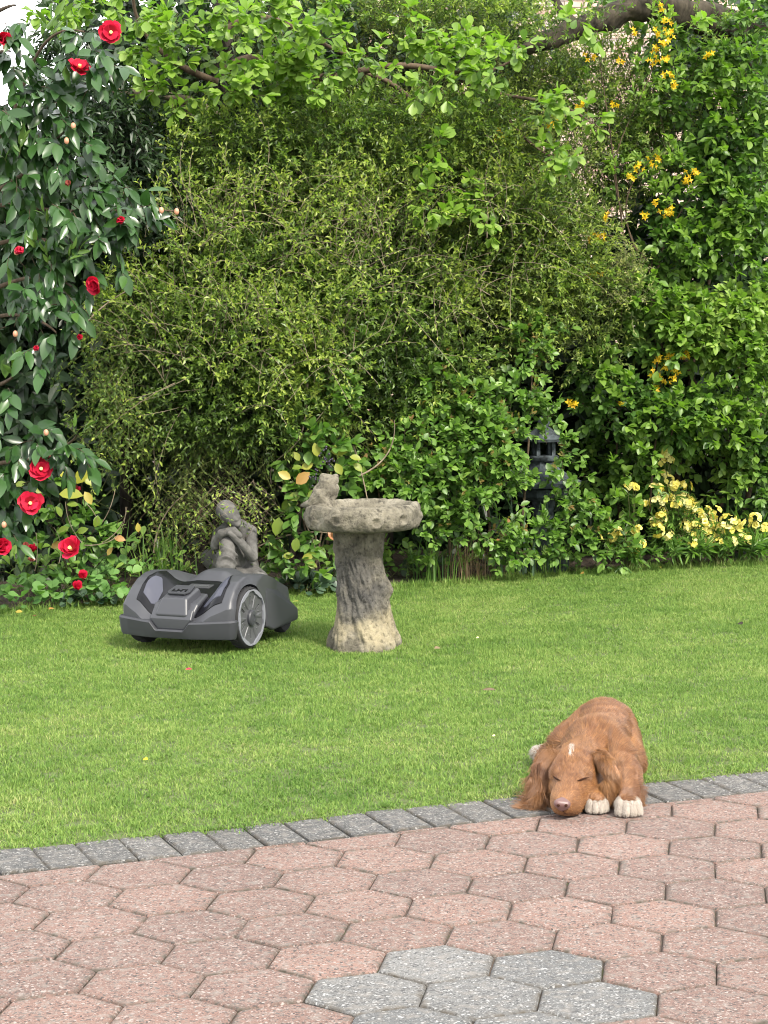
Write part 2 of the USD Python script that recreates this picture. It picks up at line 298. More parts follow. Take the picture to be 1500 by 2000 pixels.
def tuft(rng, n, spread, hmin, hmax, lean=0.6, w0=0.0016):
    p = rng.normal(0, spread, (n, 2)); az = rng.uniform(0, 2 * np.pi, n); h = rng.uniform(hmin, hmax, n); ln = rng.uniform(0.15, lean, n) * h
    d = np.stack([np.cos(az), np.sin(az)], 1); s = np.stack([-np.sin(az), np.cos(az)], 1); w = w0 * rng.uniform(0.7, 1.3, n)
    V = []
    for (tt, ww) in ((0, 1.0), (0.55, 0.85), (1.0, 0.0)):
        c = np.c_[p + d * (ln * tt ** 1.8)[:, None], h * (tt - 0.25 * tt ** 2 * (ln / h)) - 0.004]
        if ww: V += [c - np.c_[s * (w * ww)[:, None], np.zeros(n)], c + np.c_[s * (w * ww)[:, None], np.zeros(n)]]
        else: V += [c]
    V = np.stack(V, 1).reshape(-1, 3); f = np.array([[0, 1, 3], [0, 3, 2], [2, 3, 4]])
    return (V, (f[None] + (np.arange(n) * 5)[:, None, None]).reshape(-1, 3)), np.repeat(rng.uniform(0, 1, n) ** 1.3, 5)
rng = np.random.default_rng(21)
protos = []
for i in range(7):
    m, tn = tuft(rng, 20, 0.017, 0.007, 0.019, lean=1.4, w0=0.0012); protos.append((m, GRASS, tn))
for i in range(2):
    m, tn = tuft(rng, 16, 0.012, 0.015, 0.042, lean=1.1, w0=0.0014); protos.append((m, GRASS, tn))
N = 108000
xy = np.c_[rng.uniform(-2.6, 2.9, N), rng.uniform(3.9, 9.9, N)]
q = to_px(np.c_[xy, np.zeros(N)])
sk_ = (xy - K0) @ KN
ok = (q[:, 0] > -140) & (q[:, 0] < 1640) & (sk_ > 0.188 + 0.02 * (meshkit.noise(np.c_[xy * 14, np.zeros(N)], 4) - 0.5) + rng.normal(0, 0.007, N)) & (xy[:, 1] < bed_edge(xy[:, 0]) + rng.normal(0.03, 0.03, N))
xy = xy[ok]; N = len(xy); sk_ = (xy - K0) @ KN
edge = (bed_edge(xy[:, 0]) - xy[:, 1] < 0.10) & (rng.uniform(size=N) < 0.35)
idx = np.where(edge, rng.integers(7, 9, N), rng.integers(0, 7, N))
hv = 0.75 + 0.6 * meshkit.fbm(np.c_[xy * 2.2, np.zeros(N)], 3, 3)
sc = np.c_[np.ones((N, 2)), hv[:, None]] * rng.uniform(0.75, 1.2, N)[:, None]
sc[sk_ < 0.215, 2] *= 0.75
az = rng.uniform(0, 2 * np.pi, N)
quat = np.c_[np.cos(az / 2), np.zeros(N), np.zeros(N), np.sin(az / 2)]
GP = numbered('/World', 'grass')
instancer(GP, protos, idx, np.c_[xy, np.full(N, 0.0)], quat, sc)
tag(stage.GetPrimAtPath(GP), 'short mown green grass of the lawn', 'grass', kind='stuff')
# ---------------------------------------------------------------- bird bath
STONE = M('weathered_stone', {
    'tc': ('texture_coordinate', {}), 'sx': ('separate_xyz', {}),
    'n': ('noise_texture', {'scale': 13.0, 'detail': 7.0, 'roughness': 0.65}), 'n2': ('noise_texture', {'scale': 5.5, 'detail': 5.0, 'roughness': 0.6, 'distortion': 0.6}),
    'n3': ('noise_texture', {'scale': 60.0, 'detail': 5.0, 'roughness': 0.7}), 'n4': ('noise_texture', {'scale': 9.0, 'detail': 4.0}),
    'base': ('rgb_ramp', {'ramp': [(0.28, (0.045, 0.041, 0.033)), (0.5, (0.130, 0.118, 0.090)), (0.72, (0.23, 0.21, 0.165))]}),
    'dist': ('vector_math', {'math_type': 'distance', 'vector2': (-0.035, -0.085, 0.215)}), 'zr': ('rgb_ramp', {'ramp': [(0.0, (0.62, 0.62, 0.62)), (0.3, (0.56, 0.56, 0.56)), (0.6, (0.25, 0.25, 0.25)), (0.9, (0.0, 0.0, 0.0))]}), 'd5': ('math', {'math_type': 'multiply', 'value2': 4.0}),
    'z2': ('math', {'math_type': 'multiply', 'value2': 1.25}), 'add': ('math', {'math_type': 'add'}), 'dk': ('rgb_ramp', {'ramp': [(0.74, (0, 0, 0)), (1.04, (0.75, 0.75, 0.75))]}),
    'zy': ('rgb_ramp', {'ramp': [(0.0, (0.35, 0.35, 0.35)), (0.12, (0.5, 0.5, 0.5)), (0.2, (0.40, 0.40, 0.40)), (0.3, (0.0, 0.0, 0.0))]}), 'addy': ('math', {'math_type': 'add'}), 'yk': ('rgb_ramp', {'ramp': [(0.84, (0, 0, 0)), (1.02, (0.75, 0.75, 0.75))]}),
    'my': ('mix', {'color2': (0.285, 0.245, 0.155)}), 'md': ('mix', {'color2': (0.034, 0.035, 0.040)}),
    'sp': ('rgb_ramp', {'ramp': [(0.32, (0.34, 0.34, 0.34)), (0.48, (1, 1, 1)), (0.72, (1.15, 1.15, 1.1))]}), 'ms': ('mix', {'mix_type': 'multiply', 'fac': 1.0}),
    'b': ('bump', {'strength': 0.95, 'distance': 0.010}), 'p': ('principled_bsdf', {'roughness': 0.9, 'specular_ior_level': 0.2})},
    [('tc.object', 'n.vector'), ('tc.object', 'n2.vector'), ('tc.object', 'n3.vector'), ('tc.object', 'n4.vector'), ('tc.object', 'sx.vector'), ('n.fac', 'base.fac'),
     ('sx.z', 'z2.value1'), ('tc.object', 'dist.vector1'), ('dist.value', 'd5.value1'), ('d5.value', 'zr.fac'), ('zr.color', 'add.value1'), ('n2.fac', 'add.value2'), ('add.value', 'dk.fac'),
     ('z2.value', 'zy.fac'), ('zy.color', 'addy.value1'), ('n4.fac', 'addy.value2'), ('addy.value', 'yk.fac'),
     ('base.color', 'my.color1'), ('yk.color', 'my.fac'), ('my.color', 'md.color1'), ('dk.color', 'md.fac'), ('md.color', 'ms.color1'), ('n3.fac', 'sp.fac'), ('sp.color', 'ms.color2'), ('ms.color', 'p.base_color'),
     ('n3.fac', 'b.height'), ('b.normal', 'p.normal')])
def revolved(prof, ctr_off, nth, nz, disp):
    """Surface of revolution through (z, r) points with per-point centre offsets and a displacement disp(theta, z, P)."""
    prof = np.asarray(prof, float); L = np.r_[0, np.cumsum(np.linalg.norm(np.diff(prof, axis=0), axis=1))]
    s = np.linspace(0, L[-1], nz); z = np.interp(s, L, prof[:, 0]); r = np.interp(s, L, prof[:, 1])
    k = np.ones(5) / 5; zz = np.convolve(np.pad(z, 2, 'edge'), k, 'valid'); rr = np.convolve(np.pad(r, 2, 'edge'), k, 'valid'); z, r = zz, rr
    th = np.arange(nth) * 2 * np.pi / nth; T, Z = np.meshgrid(th, z); Rr = np.broadcast_to(r[:, None], T.shape)
    off = np.interp(Z, *np.asarray(ctr_off, float).T)
    P = np.stack([np.cos(T) * Rr, np.sin(T) * Rr, Z], -1); d = disp(T, Z, P)
    P = P + np.stack([np.cos(T), np.sin(T), np.zeros_like(T)], -1) * d[..., None] + np.stack([off, 0 * off, 0 * off], -1)
    V = P.reshape(-1, 3); i, j = np.meshgrid(np.arange(nz - 1), np.arange(nth), indexing='ij'); a = i * nth + j; b = i * nth + (j + 1) % nth
    q = np.stack([a, b, b + nth, a + nth], -1).reshape(-1, 4); Fc = np.vstack([q[:, [0, 1, 2]], q[:, [0, 2, 3]]])
    c0, c1 = V[:nth].mean(0), V[-nth:].mean(0); n0 = len(V); V = np.vstack([V, c0, c1])
    Fc = np.vstack([Fc, [[n0, (j + 1) % nth, j] for j in range(nth)], [[n0 + 1, (nz - 1) * nth + j, (nz - 1) * nth + (j + 1) % nth] for j in range(nth)]])
    return V, Fc
BX, BY = at(709, 1262, D=7.19)[0], 7.19
bath = thing('bird_bath', 'weathered stone bird bath shaped like a tree trunk with a bowl on top', 'bird bath', (BX, BY, 0.0))
def bark(T, Z, P):
    tw = T + Z * 2.6
    ridge = np.abs(np.sin(tw * 2.5 + 1.6 * meshkit.noise(P * 9, 4))) ** 0.7
    fine = meshkit.fbm(np.stack([np.cos(tw) * 6, np.sin(tw) * 6, Z * 9], -1) * 2.2, 4, 9)
    knot = 0.013 * np.exp(-(((T - 5.95 + 6.283) % 6.283 - 0) / 0.30) ** 2 - ((Z - 0.215) / 0.028) ** 2) + 0.013 * np.exp(-(((T - 5.95 + 3.14) % 6.283 - 3.14) / 0.32) ** 2 - ((Z - 0.21) / 0.035) ** 2)
    root = np.clip(0.08 - Z, 0, 1) * 0.35 * (meshkit.noise(np.stack([np.cos(T) * 3, np.sin(T) * 3, Z * 6], -1), 8) - 0.4)
    swirl = 0.006 * np.sin(38 * np.hypot((T - 4.4) * 0.11, Z - 0.10)) * np.exp(-((T - 4.4) / 0.5) ** 2 - ((Z - 0.10) / 0.05) ** 2)
    return 0.015 * (ridge - 0.6) + 0.026 * (fine - 0.5) + knot + root + swirl
col = revolved([(-0.01, 0.05), (-0.008, 0.124), (0.02, 0.125), (0.045, 0.117), (0.07, 0.108), (0.11, 0.096), (0.165, 0.088), (0.2, 0.085), (0.26, 0.080), (0.32, 0.080), (0.38, 0.085), (0.424, 0.090), (0.426, 0.05)],
               [(-0.02, 0), (0.1, 0.004), (0.2, 0.0), (0.3, -0.006), (0.42, -0.010)], 150, 120, bark)
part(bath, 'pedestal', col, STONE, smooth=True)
def rimd(T, Z, P):
    e = np.stack([np.cos(T) * 5, np.sin(T) * 5, Z * 16], -1)
    n = meshkit.fbm(e * 1.6, 4, 31); kn = 0
    for t0, z0 in ((4.25, .468), (4.95, .462), (5.45, .468), (3.6, .46), (0.6, .47), (2.2, .46)):
        dd = np.hypot(((T - t0 + np.pi) % (2 * np.pi) - np.pi) * 0.2, Z - z0); kn = kn - 0.010 * np.exp(-(dd / 0.008) ** 2) + 0.005 * np.exp(-((dd - 0.018) / 0.009) ** 2) + 0.0025 * np.sin(dd * 420) * np.exp(-(dd / 0.035) ** 2)
    out = np.clip((np.hypot(P[..., 0], P[..., 1]) - 0.16) * 30, 0, 1)
    return (0.022 * (n - 0.5) + kn) * out
def bowl_z(V):
    th = np.arctan2(V[:, 1], V[:, 0]); r = np.hypot(V[:, 0], V[:, 1])
    w = np.clip((V[:, 2] - 0.48) / 0.03, 0, 1) * np.clip((r - 0.13) / 0.03, 0, 1)
    V[:, 2] += w * 0.016 * (meshkit.fbm(np.c_[np.cos(th) * 4, np.sin(th) * 4, r * 20], 4, 12) - 0.45); return V
bw = revolved([(0.424, 0.02), (0.423, 0.165), (0.426, 0.183), (0.433, 0.196), (0.455, 0.204), (0.48, 0.204), (0.503, 0.199), (0.514, 0.188), (0.513, 0.176), (0.50, 0.163), (0.48, 0.150), (0.468, 0.12), (0.465, 0.02)],
              [(0, 0.006), (1, 0.006)], 190, 100, rimd)
part(bath, 'bowl', (bowl_z(bw[0]), bw[1]), STONE, smooth=True)
def bp(px, py, dy=0.0):
    p = at(px, py, D=BY + dy); return p - np.array([BX, BY, 0.0])
bird_j = {'body': (bp(631, 971, -.02), 0.044), 'chest': (bp(642, 957, -.025), 0.037), 'neck': (bp(640, 946, -.022), 0.033), 'headl': (bp(635, 938, -.02), 0.0215), 'headr': (bp(651, 937, -.03), 0.0185),
          'crest': (bp(631, 931, -.018), 0.0115), 'crest2': (bp(656, 931, -.032), 0.0105), 'rump': (bp(616, 984, .0), 0.028), 'tail': (bp(596, 986, .01), 0.010), 'tail2': (bp(589, 987, .015), 0.006),
          'foot': (bp(640, 1000, -.06), 0.022), 'foot2': (bp(620, 1010, -.02), 0.036), 'wing0': (bp(622, 962, -.055), 0.016), 'wing1': (bp(604, 984, -.04), 0.009), 'wing2': (bp(634, 978, -.062), 0.012)}
bird = skin([('body', 'chest', 'neck'), ('neck', 'headl', 'headr'), ('headl', 'crest'), ('headr', 'crest2'), ('body', 'rump', 'chest'), ('rump', 'tail', 'wing1'), ('tail', 'tail2'), ('body', 'foot', 'foot2'), ('rump', 'foot2'), ('wing0', 'wing1', 'wing2')], bird_j, 0.0055, 5)
v = bird.vertices; bird.vertices = v + bird.vertex_normals * (0.011 * (meshkit.fbm(v * 42, 4, 2) - 0.5))[:, None]
part(bath, 'stone_bird', bird, STONE, smooth=True, label='stone bird perched on the rim of the bowl')

# ---------------------------------------------------------------- robot mower
SHELL = plain('mower_shell', (0.030, 0.031, 0.036), 0.42, spec=0.5, bump=(900.0, 0.12, 0.0004))
SHELL2 = plain('mower_bumper', (0.023, 0.024, 0.028), 0.5, spec=0.45, bump=(900.0, 0.15, 0.0004))
GLOSS = plain('mower_gloss_panel', (0.0035, 0.0035, 0.0045), 0.2, spec=0.22, coat=0.0)
LENS = plain('mower_lens', (0.042, 0.044, 0.060), 0.3, spec=0.35, coat=0.0)
RUBBER = plain('mower_rubber', (0.014, 0.014, 0.015), 0.75, spec=0.3, bump=(160.0, 0.4, 0.002))
DARKP = plain('mower_dark_plastic', (0.022, 0.023, 0.025), 0.55)
RIMG = plain('mower_rim_grey', (0.052, 0.054, 0.057), 0.42)
RIML = plain('mower_rim_pale', (0.15, 0.155, 0.175), 0.4)
HEAD = math.radians(24.4)                                             # the front points at the camera and to the left of it
_s = np.array([math.cos(HEAD), -math.sin(HEAD), 0]); MC = at(487, 1265, 0.012) - 0.95 * 0.226 * _s
mower = thing('robot_mower', 'dark grey robot lawn mower with big spoked wheels on the grass', 'lawn mower', MC, math.pi / 2 * -1 - HEAD)
UsdGeom.Xformable(stage.GetPrimAtPath(mower)).AddScaleOp().Set(Gf.Vec3f(0.95, 0.95, 0.95))
# local axes: x forward, y to the robot's left (right in the picture), z up; the origin lies on the ground under the wheel axle
WR, WY, HW = 0.113, 0.238, 0.236
def sstep(a, b, x):
    t = np.clip((x - a) / (b - a), 0, 1); return t * t * (3 - 2 * t)
def hull_top(x, y):
    ay = np.abs(y)
    ridge = np.interp(x, [-0.47, -0.43, -0.36, -0.25, -0.15, -0.05, 0.0, 0.05, 0.09, 0.125, 0.15, 0.182], [0.085, 0.125, 0.185, 0.238, 0.268, 0.280, 0.277, 0.262, 0.236, 0.198, 0.160, 0.120])
    mid = np.interp(x, [-0.47, -0.42, -0.33, -0.24, -0.18, -0.13, -0.09, -0.02, 0.06, 0.11, 0.15, 0.175], [0.08, 0.13, 0.205, 0.232, 0.234, 0.232, 0.228, 0.214, 0.186, 0.158, 0.132, 0.105])
    dome = 0.040 * sstep(-0.36, -0.24, x) * (1 - sstep(-0.17, -0.09, x)) * (1 - sstep(0.03, 0.12, ay))
    c = sstep(0.085, 0.165, ay); z = mid * (1 - c) + ridge * c + dome
    drop = sstep(0.206, HW + 0.012, ay) ** 1.6
    z = 0.10 + (z - 0.10) * np.where(z > 0.10, 0.93, 1.0)
    return z - drop * (z - 0.125) * 0.75
xs, ys = np.linspace(-0.47, 0.182, 131), np.linspace(-HW, HW, 97)
def half_w(x):                                                        # plan outline
    return np.interp(x, [-0.47, -0.43, -0.36, -0.28, -0.16, 0.0, 0.125, 0.142, 0.160, 0.182], [0.13, 0.178, 0.205, 0.200, 0.215, 0.236, 0.236, 0.225, 0.180, 0.115])
def heightfield(xs, vs, ztop, zbot):
    X, Vv = np.meshgrid(xs, vs, indexing='ij'); Y = Vv * half_w(X); T = ztop(X, Y)
    n, m = X.shape; top_, bot = np.stack([X, Y, T], -1).reshape(-1, 3), np.stack([X, Y, np.broadcast_to(zbot(X, Y), X.shape)], -1).reshape(-1, 3)
    i, j = np.meshgrid(np.arange(n - 1), np.arange(m - 1), indexing='ij'); a = (i * m + j).ravel()
    q = np.stack([a, a + m, a + m + 1, a + 1], -1); N0 = n * m
    Fc = [q[:, [0, 1, 2]], q[:, [0, 2, 3]], N0 + q[:, [0, 2, 1]], N0 + q[:, [0, 3, 2]]]
    loop = np.r_[np.arange(m), (np.arange(1, n) * m + m - 1), ((n - 1) * m + np.arange(m - 2, -1, -1)), (np.arange(n - 2, 0, -1) * m)]
    l2 = np.roll(loop, -1); Fc += [np.stack([loop, l2, N0 + l2], -1), np.stack([loop, N0 + l2, N0 + loop], -1)]
    t = trimesh.Trimesh(np.vstack([top_, bot]), np.vstack(Fc), process=True); t.fix_normals(); return t
def to_m3(t):
    return m3.Manifold(m3.Mesh(np.asarray(t.vertices, np.float32), np.asarray(t.faces, np.uint32)))
def cyl(r, h, n=64):
    return m3.Manifold.cylinder(h, r, r, n)
hullT = heightfield(xs, np.linspace(-1, 1, 97), hull_top, lambda X, Y: 0.085 + 0 * X + 0.03 * sstep(0.02, 0.10, X))
hull = to_m3(hullT)
well = cyl(WR + 0.010, 0.2).rotate((90, 0, 0))
for s in (-1, 1):
    hull = hull - well.translate((0, 0.355 if s > 0 else -0.155, WR)) - m3.Manifold.cube((0.246, 0.2, 0.13), True).translate((0.0, s * 0.255, 0.05))
part(mower, 'body_shell', hull, SHELL, smooth=38)
# dark inner lining of the wheel wells and the chassis
ch = m3.Manifold.cube((0.50, 0.29, 0.10), True).translate((-0.15, 0, 0.105)) + m3.Manifold.cube((0.2, 0.16, 0.08), True).translate((0.03, 0, 0.10))
part(mower, 'chassis', ch, DARKP)
# bumper: a band round the nose with a dip in its upper edge
def band(path, z0, z1, thick, lean):
    path = np.asarray(path, float); t = unit(np.gradient(path, axis=0)); n = np.c_[t[:, 1], -t[:, 0]]
    z1 = np.broadcast_to(z1, len(path)); rows = []
    for (o, z) in ((-thick, z0 + 0 * z1), (-0.004, z0 + 0 * z1), (0.0, z0 + 0.006 + 0 * z1), (lean * 0.6, (z0 + z1) / 2), (lean, z1 - 0.006), (lean - 0.006, z1), (-thick, z1)):
        rows.append(np.c_[path + n * o, z])
    k = len(rows); V = np.stack(rows, 1).reshape(-1, 3); m = len(path)
    i, j = np.meshgrid(np.arange(m - 1), np.arange(k), indexing='ij'); jn = (j + 1) % k
    q = np.stack([i * k + j, i * k + jn, (i + 1) * k + jn, (i + 1) * k + j], -1).reshape(-1, 4)
    Fc = np.vstack([q[:, [0, 2, 1]], q[:, [0, 3, 2]], [[0, a, a + 1] for a in range(1, k - 1)], [[(m - 1) * k, (m - 1) * k + a + 1, (m - 1) * k + a] for a in range(1, k - 1)]])
    t_ = trimesh.Trimesh(V, Fc, process=False); t_.fix_normals(); return t_
def dense(pts, n):
    pts = np.asarray(pts, float); d = np.r_[0, np.cumsum(np.linalg.norm(np.diff(pts, axis=0), axis=1))]; s = np.linspace(0, d[-1], n)
    return np.stack([np.interp(s, d, pts[:, i]) for i in range(pts.shape[1])], 1)
nose = dense([(0.118, -0.238), (0.135, -0.240), (0.150, -0.228), (0.164, -0.190), (0.186, -0.108), (0.190, -0.085), (0.190, 0.085), (0.186, 0.108), (0.164, 0.190), (0.150, 0.228), (0.135, 0.240), (0.118, 0.238)], 110)
ztop = np.interp(np.abs(nose[:, 1]), [0, 0.058, 0.082, 0.24], [0.083, 0.083, 0.112, 0.120])
part(mower, 'bumper', band(nose, 0.050, ztop, 0.05, 0.008), SHELL2, smooth=35)
# nose panel below the hood, and the raised block in its middle
def hullpts(pts, r=0.006, n=10):
    return m3.Manifold.batch_hull([m3.Manifold.sphere(r, n).translate(tuple(map(float, p))) for p in pts])
np_ = hullpts([(0.178, -0.052, 0.088), (0.178, 0.052, 0.088), (0.179, -0.080, 0.120), (0.179, 0.080, 0.120), (0.16, -0.078, 0.148), (0.16, 0.078, 0.148), (0.10, -0.07, 0.11), (0.10, 0.07, 0.11)], 0.007)
part(mower, 'nose_panel', np_, SHELL, smooth=35)
blk = hullpts([(0.170, -0.056, 0.136), (0.170, 0.056, 0.136), (0.146, -0.044, 0.184), (0.146, 0.044, 0.184), (0.066, -0.045, 0.211), (0.066, 0.045, 0.211), (0.06, -0.06, 0.16), (0.06, 0.06, 0.16)], 0.012, 24)
part(mower, 'centre_block', blk, SHELL, smooth=50)
skirt = hullpts([(0.166, -0.076, 0.128), (0.166, 0.076, 0.128), (0.135, -0.082, 0.165), (0.135, 0.082, 0.165), (0.045, -0.070, 0.190), (0.045, 0.070, 0.190), (0.05, -0.05, 0.13), (0.05, 0.05, 0.13)], 0.010, 20)
part(mower, 'block_surround', skirt, SHELL, smooth=50)
plate = extrude(sg.Polygon([(-0.052, -0.036), (0.0, -0.042), (0.014, -0.030), (0.014, 0.030), (0.0, 0.042), (-0.052, 0.036)]).buffer(0.004), 0.004); pitch_ = math.atan2(0.023, 0.074)
def on_block(t, x=0.118, z=0.2105, up=0.0):
    t = t.copy(); t.apply_transform(trimesh.transformations.rotation_matrix(pitch_, [0, 1, 0])); t.apply_translation([x, 0, z + up]); return t
pl = part(mower, 'logo_plate', on_block(plate), SHELL2)
u_ = lambda x0, y0, x1, y1: sg.box(x0, y0, x1, y1)
emb = unary_union([u_(-0.018, -0.030, 0.002, -0.024), u_(-0.018, -0.012, 0.002, -0.006), u_(-0.004, -0.030, 0.002, -0.006), u_(-0.018, 0.006, 0.002, 0.012), u_(-0.018, 0.024, 0.002, 0.030), u_(-0.018, 0.006, -0.012, 0.030), u_(-0.010, -0.012, -0.004, 0.012)])
part(pl, 'emblem', on_block(extrude(emb, 0.0015), up=0.0042), GLOSS)
# glossy hood panels and lamp lenses: thin sheets that follow the hull
def skin_patch(poly, lift, thick, n=46):
    """A sheet on the hull over the plan polygon poly (x, y)."""
    x0, y0, x1, y1 = poly.bounds; import shapely
    nx, ny = max(6, int((x1 - x0) / 0.005)), max(6, int((y1 - y0) / 0.005))
    sub = trimesh.creation.extrude_polygon(poly.segmentize(0.006), 1.0, engine='earcut')
    m = to_m3(sub).refine_to_length(0.010); mm = m.to_mesh(); V, Fc = mm.vert_properties[:, :3].astype(float).copy(), mm.tri_verts
    up = V[:, 2] > 0.5; mid = (V[:, 2] > 1e-3) & (V[:, 2] < 0.999)
    V[:, 2] = hull_top(V[:, 0], V[:, 1]) + lift + thick * V[:, 2]
    return V, Fc
hood = sg.Polygon([(0.134, -0.172), (0.155, -0.09), (0.155, 0.09), (0.132, 0.186), (0.06, 0.182), (-0.04, 0.142), (-0.06, 0.12), (-0.09, 0.085), (-0.105, 0.05), (-0.105, -0.05), (-0.09, -0.085), (-0.06, -0.12), (-0.05, -0.150), (0.04, -0.172)])
part(mower, 'gloss_hood', skin_patch(hood, 0.0005, 0.003), GLOSS, smooth=40)
for s in (1, -1):
    lens = sg.Polygon([(0.112, s * 0.150), (0.120, s * 0.116), (0.110, s * 0.104), (0.05, s * 0.112), (0.015, s * 0.134), (0.03, s * 0.146), (0.07, s * 0.154)]).buffer(0.004)
    if s > 0: lens = sg.Polygon([(0.112, 0.170), (0.122, 0.118), (0.112, 0.104), (0.05, 0.116), (0.010, 0.140), (0.02, 0.158), (0.07, 0.172)]).buffer(0.004)
    part(mower, 'headlamp', skin_patch(lens, 0.002, 0.004), LENS, smooth=40)
disp = sg.box(-0.06, -0.045, -0.025, 0.045).buffer(0.004)
part(mower, 'keypad', skin_patch(disp, 0.001, 0.004), DARKP, smooth=40)
stripe = sg.box(-0.048, -0.030, -0.040, 0.034)
part(mower, 'display', skin_patch(stripe, 0.003, 0.0035), RIMG)
# rear flank panels
for s in (1, -1):
    fl = [(-0.16, s * 0.206, 0.20), (-0.16, s * 0.214, 0.06), (-0.30, s * 0.190, 0.17), (-0.42, s * 0.206, 0.085), (-0.44, s * 0.196, 0.050), (-0.20, s * 0.217, 0.045), (-0.42, s * 0.15, 0.08), (-0.2, s * 0.15, 0.06), (-0.2, s * 0.15, 0.2)]
    part(mower, 'rear_flank', hullpts(fl, 0.009), SHELL2, smooth=35)
    win = sg.Polygon([(-0.19, s * 0.150), (-0.20, s * 0.185), (-0.27, s * 0.180), (-0.26, s * 0.155)]).buffer(0.003)
    part(mower, 'side_window', skin_patch(win, 0.0, 0.004), GLOSS, smooth=40)
# wheels
def wheel_part(s):
    def put(t):
        t = trimesh.Trimesh(*[np.array(a) for a in meshkit.arrays(t)[:2]], process=False) if not isinstance(t, trimesh.Trimesh) else t.copy()
        t.apply_transform(trimesh.transformations.rotation_matrix(-s * math.pi / 2, [1, 0, 0])); t.apply_translation([0, s * WY, WR]); return t
    prof = np.array([(0.060, -0.055), (0.100, -0.055), (0.110, -0.050), (WR, -0.042), (WR, -0.010), (0.1115, -0.004), (0.1075, 0.0), (0.099, -0.002), (0.098, -0.022), (0.060, -0.022)])
    tyre = trimesh.creation.revolve(np.vstack([prof, prof[:1]]), sections=72)
    lug = [m3.Manifold.cube((0.006, 0.005, 0.030), True).translate((0, WR, -0.03)).rotate((0, 0, a)) for a in np.arange(0, 360, 12)]
    th = np.linspace(0, 2 * np.pi, 241)[:-1]
    inner = 0.0895 - 0.007 * sstep(0.35, 0.75, np.abs(np.cos(3 * th)) ** 1.0) ; inner = np.where(np.abs(np.cos(3 * th)) > 0.66, 0.090, 0.0985)
    k = np.ones(7) / 7; inner = np.convolve(np.r_[inner[-3:], inner, inner[:3]], k, 'valid')
    outer = 0.1045 - 0.0012 * (np.abs(np.cos(3 * th)) < 0.35)
    ring = sg.Polygon(np.c_[np.cos(th) * outer, np.sin(th) * outer], [np.c_[np.cos(th) * inner, np.sin(th) * inner]])
    ringm = extrude(ring, 0.006); ringm.apply_translation([0, 0, -0.003])
    disc = to_m3(trimesh.creation.revolve([(0, -0.020), (0.100, -0.020), (0.100, -0.003), (0.085, -0.004), (0.05, -0.007), (0.035, -0.004), (0.0, -0.004)], sections=72))
    for a in range(0, 360, 60):
        disc = disc - hullpts([(0.046, -0.003, -0.002), (0.046, 0.003, -0.002), (0.078, -0.0045, -0.002), (0.078, 0.0045, -0.002), (0.048, 0, -0.014), (0.076, 0, -0.014)], 0.0015, 8).rotate((0, 0, a + 30))
    ribs = m3.Manifold.batch_boolean([hullpts([(0.038, 0, -0.006), (0.088, -0.008, -0.006), (0.088, 0.008, -0.006), (0.090, 0, -0.010)], 0.004, 8).rotate((0, 0, a)) for a in range(0, 360, 60)], m3.OpType.Add)
    slot = m3.Manifold.batch_boolean([hullpts([(0.048, 0, -0.0115), (0.076, 0, -0.0105)], 0.0035, 8).rotate((0, 0, a + 30)) for a in range(0, 360, 60)], m3.OpType.Add)
    hub = trimesh.creation.revolve([(0, -0.01), (0.029, -0.01), (0.029, 0.004), (0.025, 0.008), (0.012, 0.009), (0.012, 0.007), (0, 0.007)], sections=48)
    bolt = [m3.Manifold.sphere(0.004, 10).translate((0.064 * math.cos(a), 0.064 * math.sin(a), -0.007)) for a in np.radians(np.arange(0, 360, 60) + 15)]
    w = part(mower, 'wheel', put(disc), RIMG, smooth=35, label='large spoked wheel nearest the bird bath' if s > 0 else None)
    part(w, 'tyre', put(tyre), RUBBER, smooth=40); part(w, 'tread', put(m3.Manifold.batch_boolean(lug, m3.OpType.Add)), RUBBER)
    part(w, 'rim_ring', put(ringm), RIML, smooth=35); part(w, 'spoke_ribs', put(ribs), RIML if False else RIMG, smooth=35); part(w, 'spoke_slots', put(slot), DARKP, smooth=35); part(w, 'hub', put(hub), SHELL, smooth=35)
    part(w, 'bolts', put(m3.Manifold.batch_boolean(bolt, m3.OpType.Add)), RIMG, smooth=True)
for s in (1, -1): wheel_part(s)
for s in (1, -1):
    t = trimesh.creation.revolve([(0.02, -0.022), (0.05, -0.022), (0.057, -0.014), (0.058, 0.0), (0.057, 0.014), (0.05, 0.022), (0.02, 0.022), (0.02, -0.022)], sections=40)
    t.apply_transform(trimesh.transformations.rotation_matrix(math.pi / 2, [1, 0, 0])); t.apply_translation([-0.375, s * 0.165, 0.058]); part(mower, 'rear_wheel', t, RUBBER, smooth=40)
